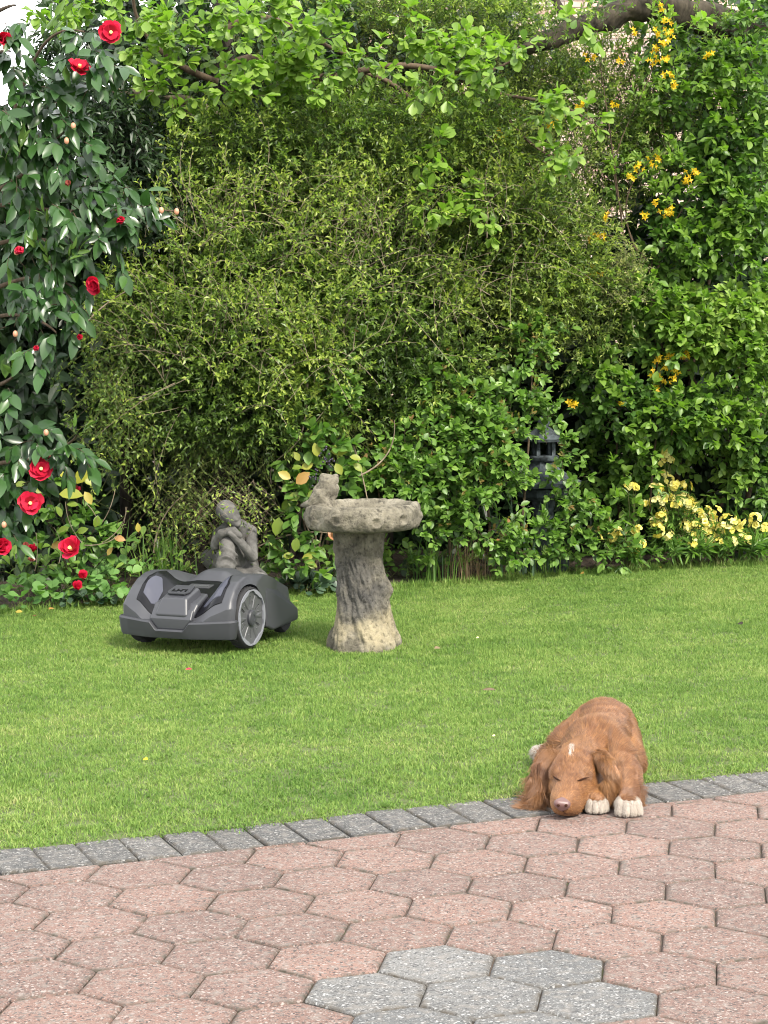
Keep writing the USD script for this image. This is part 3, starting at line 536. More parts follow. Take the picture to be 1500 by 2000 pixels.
# ---------------------------------------------------------------- leaves
def leaf_mat(name, ramp, rough=0.5, spec=0.35, transl=0.35, vary=0.45, coat=0.0, tint=(1.0, 1.25, 0.45)):
    """Two-sided leaf; 'tone' (age of the leaf, 0 old to 1 young) and a per-leaf random number pick its colour."""
    return M(name, {
        'a': ('attribute', {'attribute': 'tone'}), 'g': ('geometry', {}), 'm': ('math', {'math_type': 'multiply_add', 'value2': vary, 'value3': -vary / 2}), 's': ('math', {'math_type': 'add', 'use_clamp': True}),
        'r': ('rgb_ramp', {'ramp': ramp}), 'p': ('principled_bsdf', {'roughness': rough, 'specular_ior_level': spec, 'coat_weight': coat, 'coat_roughness': 0.25}),
        'tm': ('mix', {'mix_type': 'multiply', 'fac': 1.0, 'color2': tint, 'use_clamp': False}), 't': ('translucent_bsdf', {}), 'mc': ('mix_closure', {'fac': transl})},
        [('g.random_per_island', 'm.value1'), ('a.fac', 's.value1'), ('m.value', 's.value2'), ('s.value', 'r.fac'), ('r.color', 'p.base_color'), ('r.color', 'tm.color1'), ('tm.color', 't.color'),
         ('p.BSDF', 'mc.closure1'), ('t.BSDF', 'mc.closure2')], surface='mc.closure')
def bark_mat(name, c0, c1, scale=30.0):
    return M(name, {'g': ('geometry', {}), 'mp': ('mapping', {'scale': (1, 1, 0.35)}), 'n': ('noise_texture', {'scale': scale, 'detail': 6.0, 'roughness': 0.65}), 'r': ('rgb_ramp', {'ramp': [(0.3, c0), (0.7, c1)]}),
        'b': ('bump', {'strength': 0.8, 'distance': 0.01}), 'p': ('principled_bsdf', {'roughness': 0.9, 'specular_ior_level': 0.2})},
        [('g.position', 'mp.vector'), ('mp.vector', 'n.vector'), ('n.fac', 'r.fac'), ('r.color', 'p.base_color'), ('n.fac', 'b.height'), ('b.normal', 'p.normal')])
L_CAM = leaf_mat('camellia_leaf', [(0, (0.012, 0.036, 0.009)), (0.5, (0.032, 0.080, 0.018)), (0.8, (0.075, 0.135, 0.026)), (1, (0.18, 0.22, 0.035))], rough=0.30, spec=0.42, transl=0.15, vary=0.4)
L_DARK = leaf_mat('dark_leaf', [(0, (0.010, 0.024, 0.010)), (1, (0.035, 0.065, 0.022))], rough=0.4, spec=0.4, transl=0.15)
L_BRIGHT = leaf_mat('young_leaf', [(0, (0.078, 0.156, 0.023)), (0.5, (0.172, 0.281, 0.040)), (1, (0.291, 0.374, 0.087))], rough=0.42, spec=0.4, transl=0.45)
L_MID = leaf_mat('mid_leaf', [(0, (0.054, 0.121, 0.024)), (0.45, (0.139, 0.247, 0.046)), (0.75, (0.242, 0.350, 0.068)), (1, (0.355, 0.398, 0.124))], rough=0.42, spec=0.42, transl=0.4)
L_TINY = leaf_mat('tiny_leaf', [(0, (0.042, 0.079, 0.016)), (0.35, (0.122, 0.197, 0.034)), (0.7, (0.278, 0.342, 0.062)), (1, (0.487, 0.499, 0.105))], rough=0.42, spec=0.42, transl=0.4, vary=0.55)
L_OLIVE = leaf_mat('olive_leaf', [(0, (0.056, 0.088, 0.021)), (0.42, (0.174, 0.232, 0.053)), (1, (0.441, 0.464, 0.119))], rough=0.45, spec=0.4, transl=0.4, vary=0.6)
L_RED = leaf_mat('red_tip_leaf', [(0, (0.10, 0.14, 0.03)), (1, (0.26, 0.11, 0.05))], transl=0.4)
L_AUT = leaf_mat('autumn_leaf', [(0, (0.13, 0.19, 0.025)), (0.35, (0.30, 0.29, 0.04)), (0.65, (0.34, 0.20, 0.06)), (1, (0.30, 0.09, 0.05))], rough=0.45, spec=0.4, transl=0.35, vary=0.3)
L_IVY = leaf_mat('ivy_leaf', [(0, (0.02, 0.045, 0.025)), (1, (0.085, 0.13, 0.075))], rough=0.4, spec=0.4, transl=0.15)
L_COVER = leaf_mat('ground_cover_leaf', [(0, (0.062, 0.146, 0.037)), (0.6, (0.130, 0.250, 0.067)), (1, (0.208, 0.312, 0.087))], rough=0.55, spec=0.25, transl=0.35)
B_BROWN = bark_mat('brown_twig', (0.035, 0.024, 0.016), (0.11, 0.08, 0.052))
B_PALE = bark_mat('pale_twig', (0.10, 0.08, 0.055), (0.26, 0.21, 0.15))
B_GREEN = bark_mat('green_twig', (0.045, 0.06, 0.018), (0.12, 0.13, 0.045))
B_DARK = bark_mat('dark_bark', (0.012, 0.010, 0.008), (0.05, 0.040, 0.032))
B_MOSS = bark_mat('mossy_bark', (0.006, 0.005, 0.004), (0.062, 0.052, 0.036), 26.0)
PETAL_R = leaf_mat('red_petal', [(0, (0.34, 0.006, 0.025)), (0.6, (0.56, 0.018, 0.060)), (1, (0.66, 0.07, 0.13))], rough=0.5, spec=0.3, transl=0.3, vary=0.5, tint=(1.2, 0.5, 0.6))
PETAL_D = leaf_mat('faded_petal', [(0, (0.10, 0.012, 0.015)), (1, (0.24, 0.07, 0.04))], transl=0.2, tint=(1.2, 0.7, 0.6))
PETAL_Y = leaf_mat('pale_yellow_petal', [(0, (0.60, 0.52, 0.09)), (0.5, (0.70, 0.65, 0.22)), (1, (0.74, 0.72, 0.44))], rough=0.55, transl=0.3, tint=(1.1, 1.05, 0.6))
PETAL_F = leaf_mat('golden_petal', [(0, (0.50, 0.32, 0.010)), (0.6, (0.72, 0.57, 0.025)), (1, (0.78, 0.68, 0.08))], rough=0.55, transl=0.35, tint=(1.1, 1.0, 0.5))
STAMEN = plain('stamen', (0.62, 0.42, 0.14), 0.6)
BUD = plain('bud', (0.42, 0.20, 0.12), 0.5)

# leaf outlines: (u along, v across, w out of plane); faces
def _tmpl(us, vs, fold, curl):
    """Leaf with midrib: us, half widths vs; fold lifts the edges, curl bends the tip down."""
    P = [(0, 0, 0)]; mids, lefts, rights = [], [], []
    for u, v in zip(us, vs):
        w = -curl * u * u
        mids.append(len(P)); P.append((u, 0, w)); lefts.append(len(P)); P.append((u, v, w + fold * v)); rights.append(len(P)); P.append((u, -v, w + fold * v))
    P.append((1, 0, -curl)); t = len(P) - 1; Fc = []
    Fc += [(0, mids[0], lefts[0]), (0, rights[0], mids[0])]
    for k in range(len(us) - 1):
        Fc += [(mids[k], mids[k + 1], lefts[k + 1]), (mids[k], lefts[k + 1], lefts[k]), (mids[k], rights[k + 1], mids[k + 1]), (mids[k], rights[k], rights[k + 1])]
    Fc += [(mids[-1], t, lefts[-1]), (mids[-1], rights[-1], t)]
    return np.array(P, float), np.array(Fc)
T_OVAL = _tmpl([0.22, 0.5, 0.78], [0.72, 1.0, 0.68], 0.10, 0.12)
T_LONG = _tmpl([0.2, 0.5, 0.8], [0.8, 1.0, 0.58], 0.07, 0.14)
T_OBOV = _tmpl([0.3, 0.62, 0.86], [0.55, 1.0, 0.75], 0.10, 0.10)
T_MINI = (np.array([(0, 0, 0), (0.45, 1, 0.10), (1, 0, -0.1), (0.45, -1, 0.10)], float), np.array([(0, 2, 1), (0, 3, 2)]))
T_MIN6 = (np.array([(0, 0, 0), (0.35, 1, 0.08), (0.75, 0.7, 0.0), (1, 0, -0.1), (0.75, -0.7, 0.0), (0.35, -1, 0.08)], float), np.array([(0, 3, 2), (0, 2, 1), (0, 4, 3), (0, 5, 4)]))
T_PETAL = _tmpl([0.25, 0.6, 0.9], [0.62, 1.0, 0.78], 0.22, -0.18)
def leaves(pos, d, n, L, W, T):
    """Leaves as arrays: V (N, k, 3), F (m, 3)."""
    d = unit(d); s = unit(np.cross(n, d)); n = np.cross(d, s); P, Fc = T
    L, W = np.asarray(L)[:, None, None], np.asarray(W)[:, None, None]
    V = pos[:, None] + d[:, None] * (P[None, :, :1] * L) + s[:, None] * (P[None, :, 1:2] * W / 2) + n[:, None] * (P[None, :, 2:] * L)
    return V, Fc
def flat(V, Fc):
    n, k, _ = V.shape
    return V.reshape(-1, 3), (Fc[None] + (np.arange(n) * k)[:, None, None]).reshape(-1, 3)

class Plant:
    """Collects leaves and twigs and builds them: up to 300 of the largest leaves in view as parts, the rest joined."""
    def __init__(s, path, seed): s.path, s.rng, s.lv, s.tw = path, np.random.default_rng(seed), {}, {}
    def add_leaves(s, mat, pos, d, n, L, W, T, tone):
        V, Fc = leaves(pos, d, n, L, W, T); s.lv.setdefault((id(mat), len(Fc), V.shape[1]), [mat, Fc, [], []]); e = s.lv[(id(mat), len(Fc), V.shape[1])]; e[2].append(V); e[3].append(np.broadcast_to(tone, len(V)))
    def add_twigs(s, mat, P, r, sides=3): s.tw.setdefault(id(mat), [mat, []])[1].append(tubes(P, r, sides))
    def add_limb(s, mat, pts, radii, **k): s.tw.setdefault(id(mat), [mat, []])[1].append(limb(pts, radii, **k))
    def build(s, single=None, limit=300, leaf_name='leaf', mass_name='foliage', twig_name='stems'):
        for mat, Fc, Vs, Ts in s.lv.values():
            V, T = np.concatenate(Vs), np.concatenate(Ts)
            if single is not None and mat is single:
                q = to_px(V); c = q.mean(1); inside = (c[:, 0] > 0) & (c[:, 0] < 1500) & (c[:, 1] > 0) & (c[:, 1] < 2000)
                tri = q[:, Fc]; ar = np.abs((tri[..., 1, 0] - tri[..., 0, 0]) * (tri[..., 2, 1] - tri[..., 0, 1]) - (tri[..., 2, 0] - tri[..., 0, 0]) * (tri[..., 1, 1] - tri[..., 0, 1])).sum(1)
                grid = np.zeros((48, 64)); score = np.where(inside, ar, 0) * np.exp(-2.5 * (V[:, 0, 1] - V[:, 0, 1].min()))
                pick = np.argsort(-score)[:limit]; pick = pick[score[pick] > 0]
                for i in pick: part(s.path, leaf_name, (V[i], Fc), mat, smooth=True, tone=np.full(V.shape[1], T[i]))
                keep = np.ones(len(V), bool); keep[pick] = False; V, T = V[keep], T[keep]
            if len(V): part(s.path, mass_name, flat(V, Fc), mat, smooth=V.shape[1] > 6, tone=np.repeat(T, V.shape[1]), kind='stuff')
        for mat, ms in s.tw.values(): part(s.path, twig_name, cat_mesh(ms), mat, smooth=True, kind='stuff')

def blob_points(rng, blobs, n_per=1.0):
    """Anchors in ellipsoids given as (px, py, D, rx px, ry px, rz m, count): points, outward directions, blob depth fraction."""
    P, Dn, U = [], [], []
    for (px, py, D, rx, ry, rz, n) in blobs:
        n = int(n * n_per); u = unit(rng.normal(size=(n, 3))); u[:, 1] = np.where(rng.uniform(size=n) < 0.72, -np.abs(u[:, 1]), u[:, 1])
        r = rng.uniform(0, 1, n) ** 0.45; c = at(px, py, D=D); k = D / FPX
        P.append(c + u * r[:, None] * np.array([rx * k, rz, ry * k])); Dn.append(u); U.append(r)
    return np.concatenate(P), np.concatenate(Dn), np.concatenate(U)
def sprigs(pl, P, d, L, m, leafL, leafW, T, lmat, tmat, droop=0.3, ang=0.9, tone0=0.3, tone1=0.8, tw=0.0012, upface=0.7, start=0.15, whorl=0, k=4, wob=0.2, tone_add=0.0, leaf_droop=0.0, face=None):
    """Twigs from P along d with m leaves each."""
    rng = pl.rng; n = len(P); d = unit(d); L = np.broadcast_to(L, n) * rng.uniform(0.7, 1.25, n)
    t = np.linspace(0, 1, k); side = unit(np.cross(d, rng.normal(size=(n, 3))))
    C = P[:, None] + d[:, None] * (L[:, None] * t)[..., None] + side[:, None] * (L[:, None] * wob * t * t)[..., None] + np.array([0, 0, -1.])[None, None] * (L[:, None] * droop * t * t)[..., None]
    if tmat is not None: pl.add_twigs(tmat, C, tw * np.linspace(1, 0.45, k), 3)
    if not m: return C
    tt = np.linspace(start, 1, m) if not whorl else np.r_[np.linspace(start, 0.75, m - whorl), np.linspace(0.9, 1.0, whorl)]
    az0 = rng.uniform(0, 2 * np.pi, n)
    for i, ti in enumerate(tt):
        c = P + d * (L * ti)[:, None] + side * (L * wob * ti * ti)[:, None]; c[:, 2] -= L * droop * ti * ti
        tg = unit(d + side * (2 * wob * ti) + np.array([0, 0, -2 * droop * ti])); a = unit(np.cross(tg, [0.3, 0.2, 1.0])); b = np.cross(tg, a)
        az = az0 + i * 2.4 + rng.normal(0, 0.3, n); rad = np.cos(az)[:, None] * a + np.sin(az)[:, None] * b
        an = np.clip(rng.normal(ang * (1.15 - 0.5 * ti), 0.22, n), 0.1, 1.6)
        ld = unit(np.cos(an)[:, None] * tg + np.sin(an)[:, None] * rad + np.array([0, 0, -leaf_droop]))
        nn = unit(np.array([0.1, -0.45, 1.0]) * upface + rad * 0.25 - 0 * tg + rng.normal(0, 0.38, (n, 3))) if face is None else unit(np.asarray(face) + rng.normal(0, 0.35, (n, 3)))
        sz = rng.uniform(0.65, 1.2, n) * (1.0 if ti > 0.2 else 0.8)
        pl.add_leaves(lmat, c, ld, nn, leafL * sz, leafW * sz * rng.uniform(0.85, 1.15, n), T, np.clip(tone0 + (tone1 - tone0) * ti + rng.normal(0, 0.1, n) + tone_add, 0, 1))
    return C
def mix_dir(rng, out, w_out, vec, w_vec, w_rand):
    return unit(out * w_out + np.asarray(vec, float) * w_vec + rng.normal(size=out.shape) * w_rand)
def flower(parent, name, c, face, R, npet, mat, rng, open_=0.5, centre=True, layers=1, label=None):
    """Cupped petals round a stamen boss, as one part with its centre as a sub-part."""
    f = unit(np.asarray(face, float)); a = unit(np.cross(f, [0.2, 0.1, 1.0])); b = np.cross(f, a); Vs, Ts = [], []
    for ly in range(layers):
        az = np.arange(npet) * 2 * np.pi / npet + rng.normal(0, 0.12, npet) + ly * 0.5; rad = np.cos(az)[:, None] * a + np.sin(az)[:, None] * b
        op = open_ - 0.25 * ly; d = unit(rad * op + f * (1 - op) + rng.normal(0, 0.08, (npet, 3))); n = unit(f * op - rad * (1 - op) + rng.normal(0, 0.1, (npet, 3)))
        V, Fc = leaves(np.tile(c, (npet, 1)) + f * 0.002 * ly, d, n, R * rng.uniform(0.85, 1.1, npet) * (1 - 0.2 * ly), R * rng.uniform(0.80, 1.05, npet), T_PETAL); Vs.append(V); Ts.append(rng.uniform(0.2, 0.9, npet))
    V, T = np.concatenate(Vs), np.concatenate(Ts)
    p = part(parent, name, flat(V, Fc), mat, smooth=True, tone=np.repeat(T, V.shape[1]), label=label)
    if centre:
        cyl_ = trimesh.creation.cylinder(R * 0.13, R * 0.42, sections=10); cyl_.apply_transform(trimesh.geometry.align_vectors([0, 0, 1], f)); cyl_.apply_translation(c + f * R * 0.26)
        part(p, 'stamens', cyl_, STAMEN, smooth=40)
    return p
# ---------------------------------------------------------------- house wall behind the garden
WALLD = 25.0
house = thing('brick_wall', 'pale pink brick house wall seen through gaps in the top of the hedge', 'wall', (0, 0, 0))
def brick_mat(name, c): return plain(name, c, 0.9, spec=0.2, vary=0.25, vscale=9.0, bump=(60.0, 0.4, 0.004))
BR = [brick_mat('brick_' + n, c) for n, c in (('cream', (0.50, 0.40, 0.315)), ('rose', (0.44, 0.30, 0.25)), ('buff', (0.46, 0.36, 0.28)), ('grey', (0.36, 0.31, 0.28)))]
MORT = plain('mortar', (0.42, 0.36, 0.31), 0.95, vary=0.2)
x0, x1, ztop_ = at(590, 300, D=WALLD)[0], at(1800, 300, D=WALLD)[0], 6.6
w = trimesh.creation.box([x1 - x0, 0.2, ztop_]); w.apply_translation([(x0 + x1) / 2, WALLD + 0.112, ztop_ / 2]); part(house, 'mortar_wall', w, MORT)
rng = np.random.default_rng(3); near, rest = [], {0: [], 1: [], 2: [], 3: []}
for r in range(int(ztop_ / 0.075)):
    for c in range(int((x1 - x0) / 0.225)):
        cx, cz = x0 + 0.115 + c * 0.225 + (0.1125 if r % 2 else 0), 0.04 + r * 0.075
        if cx > x1 - 0.12: continue
        b = trimesh.creation.box([0.213 + rng.normal(0, 0.001), 0.02, 0.063]); b.apply_translation([cx, WALLD + 0.003 - rng.uniform(0, 0.003), cz]); q = to_px([cx, WALLD, cz]); k = int(rng.choice(4, p=[0.4, 0.25, 0.25, 0.1]))
        v = abs(q[0] - 1180) / 190 + abs(q[1] - 195) / 130
        if 0 < q[0] < 1500 and q[1] > -10: near.append((v, b, k))
        else: rest[k].append(b)
near.sort(key=lambda e: e[0])
for v, b, k in near[:300]: part(house, 'brick', b, BR[k])
for v, b, k in near[300:]: rest[k].append(b)
for k, bs in rest.items(): part(house, 'brickwork', trimesh.util.concatenate(bs), BR[k], kind='stuff')

# ---------------------------------------------------------------- old tree whose thick limb crosses the top right corner
tree = thing('old_tree', 'old tree with a thick mossy dark limb crossing the upper right of the hedge', 'tree')
pt = Plant(tree, 101); A = lambda x, y, D: at(x, y, D=D)
base = A(1680, 1080, 10.3); base[2] = -0.05
part(tree, 'trunk', limb([base, A(1670, 700, 10.3), A(1640, 300, 10.3), A(1600, -60, 10.3), A(1540, -350, 10.4)], [0.20, 0.17, 0.15, 0.13, 0.10], 40, 16, 0.25, 4), B_MOSS, smooth=True)
part(tree, 'limb', limb([A(1640, 110, 10.3), A(1480, 55, 9.95), A(1370, 40, 9.7), A(1250, 14, 9.5), A(1150, 46, 9.42), A(1060, 84, 9.4), A(985, 118, 9.5)], [0.09, 0.078, 0.068, 0.062, 0.055, 0.042, 0.02], 80, 20, 0.75, 6), B_MOSS, smooth=True)
for pts, rr in (([A(1250, 14, 9.5), A(1225, -60, 9.5), A(1180, -140, 9.5)], [0.05, 0.04, 0.03]), ([A(1480, 55, 9.95), A(1470, 130, 9.95), A(1490, 330, 9.9), A(1470, 480, 9.9)], [0.04, 0.028, 0.02, 0.012]), ([A(1130, 56, 9.42), A(1090, 10, 9.45), A(1080, -60, 9.5)], [0.035, 0.02, 0.015])):
    part(tree, 'branch', limb(pts, rr, 24, 8, 0.3, 5), B_MOSS, smooth=True)
P, d, u = blob_points(pt.rng, [(1430, 40, 11.2, 130, 70, 0.5, 70), (1480, 250, 11.0, 90, 90, 0.4, 60), (1150, -40, 11.0, 150, 40, 0.4, 40), (1380, -30, 11, 200, 50, 0.4, 60)])
sprigs(pt, P, mix_dir(pt.rng, d, 0.6, (0, -0.2, -0.3), 1, 0.5), 0.22, 8, 0.055, 0.034, T_OVAL, L_MID, B_BROWN, droop=0.3, tone0=0.1, tone1=0.5)
pt.build()

# ---------------------------------------------------------------- dark thicket deep inside the hedge
bh = thing('dark_thicket', 'dark dense thicket deep behind all the front shrubs', 'hedge'); pb = Plant(bh, 102)
bl = [(x, y, 10.15 + 0.1 * ((x // 90) % 3), 90, 75, 0.28, 32) for x in range(-150, 1700, 95) for y in range(470, 1180, 90)]
bl += [(x, y, 10.1, 70, 60, 0.25, 16) for x in range(240, 560, 80) for y in range(-40, 470, 80)] + [(x, y, 10.3, 75, 65, 0.25, 17) for x in range(560, 1030, 85) for y in (10, 90, 170, 240, 310, 380, 450)] + [(x, y, 10.3, 70, 60, 0.25, 9) for x in range(1320, 1600, 80) for y in range(60, 470, 90)]
bl += [(x, y, 9.2, 80, 70, 0.25, 22) for x in (-80, 20, 110) for y in range(330, 1100, 90)]
P, d, u = blob_points(pb.rng, bl)
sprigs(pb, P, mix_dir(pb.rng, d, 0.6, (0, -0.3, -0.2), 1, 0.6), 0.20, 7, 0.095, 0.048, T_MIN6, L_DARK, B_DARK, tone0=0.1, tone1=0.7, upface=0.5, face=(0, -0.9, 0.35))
pb.build()

# ---------------------------------------------------------------- fine-leaved climber: upper curtain of hanging wiry stems
cl = thing('wiry_climber', 'tall fine-leaved climber with hanging wiry stems along the top of the hedge', 'climber'); pc = Plant(cl, 103); rg = pc.rng
def strands(pl, boxes, mat_l, mat_t, n, L, leaf, m, sway=0.12, tone=(0.2, 0.7), tw=0.0014, updown=-1.0, Tm=T_MINI, k=7):
    """Long hanging stems: boxes (px0, px1, py0, py1, D0, D1, weight)."""
    w = np.array([b[6] for b in boxes], float); bi = pl.rng.choice(len(boxes), n, p=w / w.sum()); B = np.array(boxes)[bi]; rng = pl.rng
    x, y, D = (rng.uniform(B[:, 2 * i], B[:, 2 * i + 1]) for i in range(3)); P0 = np.array([at(a, b, D=c) for a, b, c in zip(x, y, D)])
    Ls = L * rng.uniform(0.5, 1.3, n); t = np.linspace(0, 1, k); ph = rng.uniform(0, 6.28, (n, 2)); dr = rng.normal(0, 0.22, (n, 2)); dr[:, 1] -= 0.06
    off = np.stack([np.sin(ph[:, :1] + t * rng.uniform(2, 6, (n, 1))) - np.sin(ph[:, :1]), 0.6 * (np.sin(ph[:, 1:] + t * 4) - np.sin(ph[:, 1:]))], -1) * sway * Ls[:, None, None] + dr[:, None] * (Ls[:, None] * t)[..., None]
    C = P0[:, None] + np.concatenate([off, (updown * Ls[:, None] * t)[..., None]], -1); pl.add_twigs(mat_t, C, tw * np.linspace(1, 0.6, k), 3)
    for i in range(m):
        ti = rng.uniform(0.05, 1, n) * (k - 1); j = np.minimum(ti.astype(int), k - 2); f = (ti - j)[:, None]; c = C[np.arange(n), j] * (1 - f) + C[np.arange(n), j + 1] * f; tg = unit(C[np.arange(n), j + 1] - C[np.arange(n), j])
        rad = unit(rng.normal(size=(n, 3))); sz = rng.uniform(0.6, 1.25, n)
        pl.add_leaves(mat_l, c, unit(tg * 0.55 + rad + np.array([0, -0.15, 0.1])), unit(np.array([0.1, -0.6, 0.8]) + rng.normal(0, 0.45, (n, 3))), leaf[0] * sz, leaf[1] * sz, Tm, np.clip(rng.normal((tone[0] + tone[1]) / 2, 0.22, n) + 0.15 * (ti / (k - 1) - 0.5), 0, 1))
    return C
strands(pc, [(300, 560, 20, 330, 9.55, 9.95, 1.1), (560, 900, 120, 330, 9.5, 9.9, 1.2), (880, 1130, 180, 420, 9.45, 9.8, 0.8), (380, 760, -60, 150, 9.6, 9.95, 0.8), (1130, 1330, 60, 260, 9.7, 10.0, 0.35)], L_OLIVE, B_GREEN, 1500, 0.42, (0.021, 0.0075), 16, tone=(0.05, 0.55), k=6)
strands(pc, [(480, 720, 250, 330, 9.45, 9.8, 1), (560, 760, 200, 300, 9.5, 9.8, 0.6)], L_OLIVE, B_BROWN, 380, 0.40, (0.020, 0.007), 3, sway=0.2, tone=(0.05, 0.4), tw=0.0018, k=6)
strands(pc, [(1050, 1340, 300, 430, 9.6, 9.85, 1), (560, 1000, 330, 430, 9.45, 9.6, .8)], L_OLIVE, B_BROWN, 190, 0.5, (0.022, 0.009), 6, sway=0.12, tone=(0.3, 0.9), tw=0.0016, updown=1.0, k=6)
P, d, u = blob_points(rg, [(820, 60, 9.8, 150, 70, 0.2, 330), (980, 60, 9.8, 90, 90, 0.2, 190), (700, 40, 9.9, 110, 70, 0.2, 120), (1010, 190, 9.6, 110, 90, 0.2, 190), (1060, 330, 9.5, 110, 90, 0.2, 200), (960, 470, 9.4, 160, 90, 0.25, 420), (1090, 480, 9.4, 120, 110, 0.25, 300), (800, 400, 9.5, 130, 90, 0.2, 230), (1000, 620, 9.35, 160, 110, 0.25, 480), (560, 420, 9.5, 150, 60, 0.2, 160), (1210, 180, 9.8, 90, 120, 0.2, 190), (1120, 150, 9.8, 90, 70, 0.2, 190), (1230, 300, 9.7, 90, 90, 0.2, 160), (1290, 280, 9.8, 90, 100, 0.2, 120), (1150, 380, 9.7, 90, 70, 0.2, 110), (1390, 220, 9.9, 90, 120, 0.2, 110), (330, 330, 9.45, 60, 130, 0.2, 130), (1130, 640, 9.35, 90, 110, 0.2, 200), (900, 250, 9.6, 140, 80, 0.2, 160)])
sprigs(pc, P, mix_dir(rg, d, 0.4, (0, -0.3, 0.55), 1, 0.45), 0.13, 13, 0.022, 0.0085, T_MINI, L_OLIVE, B_GREEN, droop=0.1, tone0=0.15, tone1=0.85, tw=0.001, k=3)
P, d, u = blob_points(rg, [(380, 400, 9.35, 90, 80, 0.15, 160), (520, 330, 9.4, 110, 90, 0.15, 190), (650, 350, 9.4, 110, 80, 0.15, 170), (760, 250, 9.5, 120, 80, 0.15, 190), (640, 220, 9.5, 120, 60, 0.12, 120), (880, 330, 9.4, 120, 80, 0.15, 200), (980, 300, 9.4, 100, 90, 0.15, 190), (1050, 460, 9.3, 100, 90, .15, 230), (900, 520, 9.25, 120, 80, 0.15, 230), (1040, 580, 9.25, 100, 90, .15, 220), (1130, 560, 9.3, 80, 90, .15, 150), (1180, 260, 9.6, 90, 90, .12, 120), (1110, 170, 9.6, 80, 40, .12, 60), (290, 250, 9.4, 40, 90, 0.1, 60), (700, 290, 9.2, 170, 60, 0.12, 230), (520, 290, 9.2, 110, 50, 0.12, 130), (900, 260, 9.2, 110, 70, 0.12, 150), (780, 370, 9.2, 160, 60, 0.12, 200), (420, 350, 9.15, 90, 50, 0.12, 110), (1000, 400, 9.15, 100, 70, 0.12, 150), (600, 400, 9.15, 170, 40, 0.12, 190), (830, 40, 9.6, 150, 60, .12, 150), (990, 50, 9.6, 60, 60, .12, 70)])
Q, dq, uq = blob_points(rg, [(450, 270, 9.0, 110, 50, 0.1, 120), (640, 260, 9.0, 120, 50, 0.1, 120), (820, 240, 9.05, 110, 50, 0.1, 110), (560, 350, 8.98, 170, 40, 0.1, 130), (780, 330, 9.0, 120, 50, .1, 110), (350, 340, 9.0, 40, 60, .1, 40), (1090, 70, 9.3, 50, 30, .06, 26), (1180, 30, 9.35, 30, 25, .05, 14), (1390, 60, 9.5, 80, 30, .06, 24)])
P, d = np.vstack([P, Q]), np.vstack([d, dq])
sprigs(pc, P, mix_dir(rg, d, 0.4, (0, -0.45, 0.5), 1, 0.45), 0.13, 13, 0.025, 0.0105, T_MINI, L_TINY, B_GREEN, droop=0.15, tone0=0.1, tone1=0.8, tw=0.001, k=3, tone_add=(meshkit.fbm(P * 3.5, 2, 8) - 0.5) * 0.9)
pc.build()

# ---------------------------------------------------------------- small-leaved mound in the middle of the hedge
md = thing('small_leaved_shrub', 'broad mounded shrub with tiny yellow-green leaves behind the statue and bird bath', 'shrub'); pm = Plant(md, 104); rg = pm.rng
mound = [(420, 560, 9.0, 130, 110, 0.30, 620), (560, 540, 9.0, 140, 90, 0.30, 560), (680, 560, 9.05, 120, 90, 0.28, 420), (330, 650, 8.85, 120, 100, 0.28, 470), (460, 690, 8.75, 150, 110, 0.30, 720), (600, 660, 8.85, 130, 100, 0.28, 560), (730, 660, 9.0, 110, 100, 0.25, 430), (830, 600, 9.15, 90, 110, 0.25, 330), (400, 800, 8.75, 120, 80, 0.25, 420), (520, 800, 8.75, 110, 80, 0.25, 360), (620, 780, 8.9, 80, 80, 0.2, 200), (760, 770, 9.05, 110, 70, 0.2, 260), (480, 460, 9.15, 160, 50, 0.25, 330), (640, 470, 9.2, 120, 60, 0.25, 220), (870, 720, 9.15, 90, 70, 0.2, 180), (260, 600, 8.9, 60, 70, 0.2, 150), (350, 480, 9.2, 60, 90, 0.2, 150)]
P, d, u = blob_points(rg, mound)
tip = meshkit.fbm(P * 3.2, 3, 4) - 0.5
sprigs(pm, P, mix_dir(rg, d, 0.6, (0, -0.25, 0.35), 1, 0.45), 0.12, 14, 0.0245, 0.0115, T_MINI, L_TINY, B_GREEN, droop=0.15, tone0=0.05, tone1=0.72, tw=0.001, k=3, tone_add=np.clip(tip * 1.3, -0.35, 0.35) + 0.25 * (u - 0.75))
strands(pm, [(170, 265, 600, 780, 8.5, 8.65, 1.0), (190, 240, 700, 860, 8.5, 8.6, 0.7)], L_TINY, B_GREEN, 120, 0.26, (0.022, 0.011), 22, sway=0.25, tone=(0.3, 0.75), k=6)
strands(pm, [(280, 560, 780, 900, 8.6, 8.95, 1.2), (300, 420, 840, 980, 8.55, 8.8, 0.8), (560, 700, 760, 850, 8.8, 9.0, 0.5), (680, 860, 720, 840, 9.0, 9.15, 0.5)], L_OLIVE, B_GREEN, 260, 0.34, (0.020, 0.008), 14, sway=0.3, tone=(0.2, 0.8), tw=0.0010, k=7)
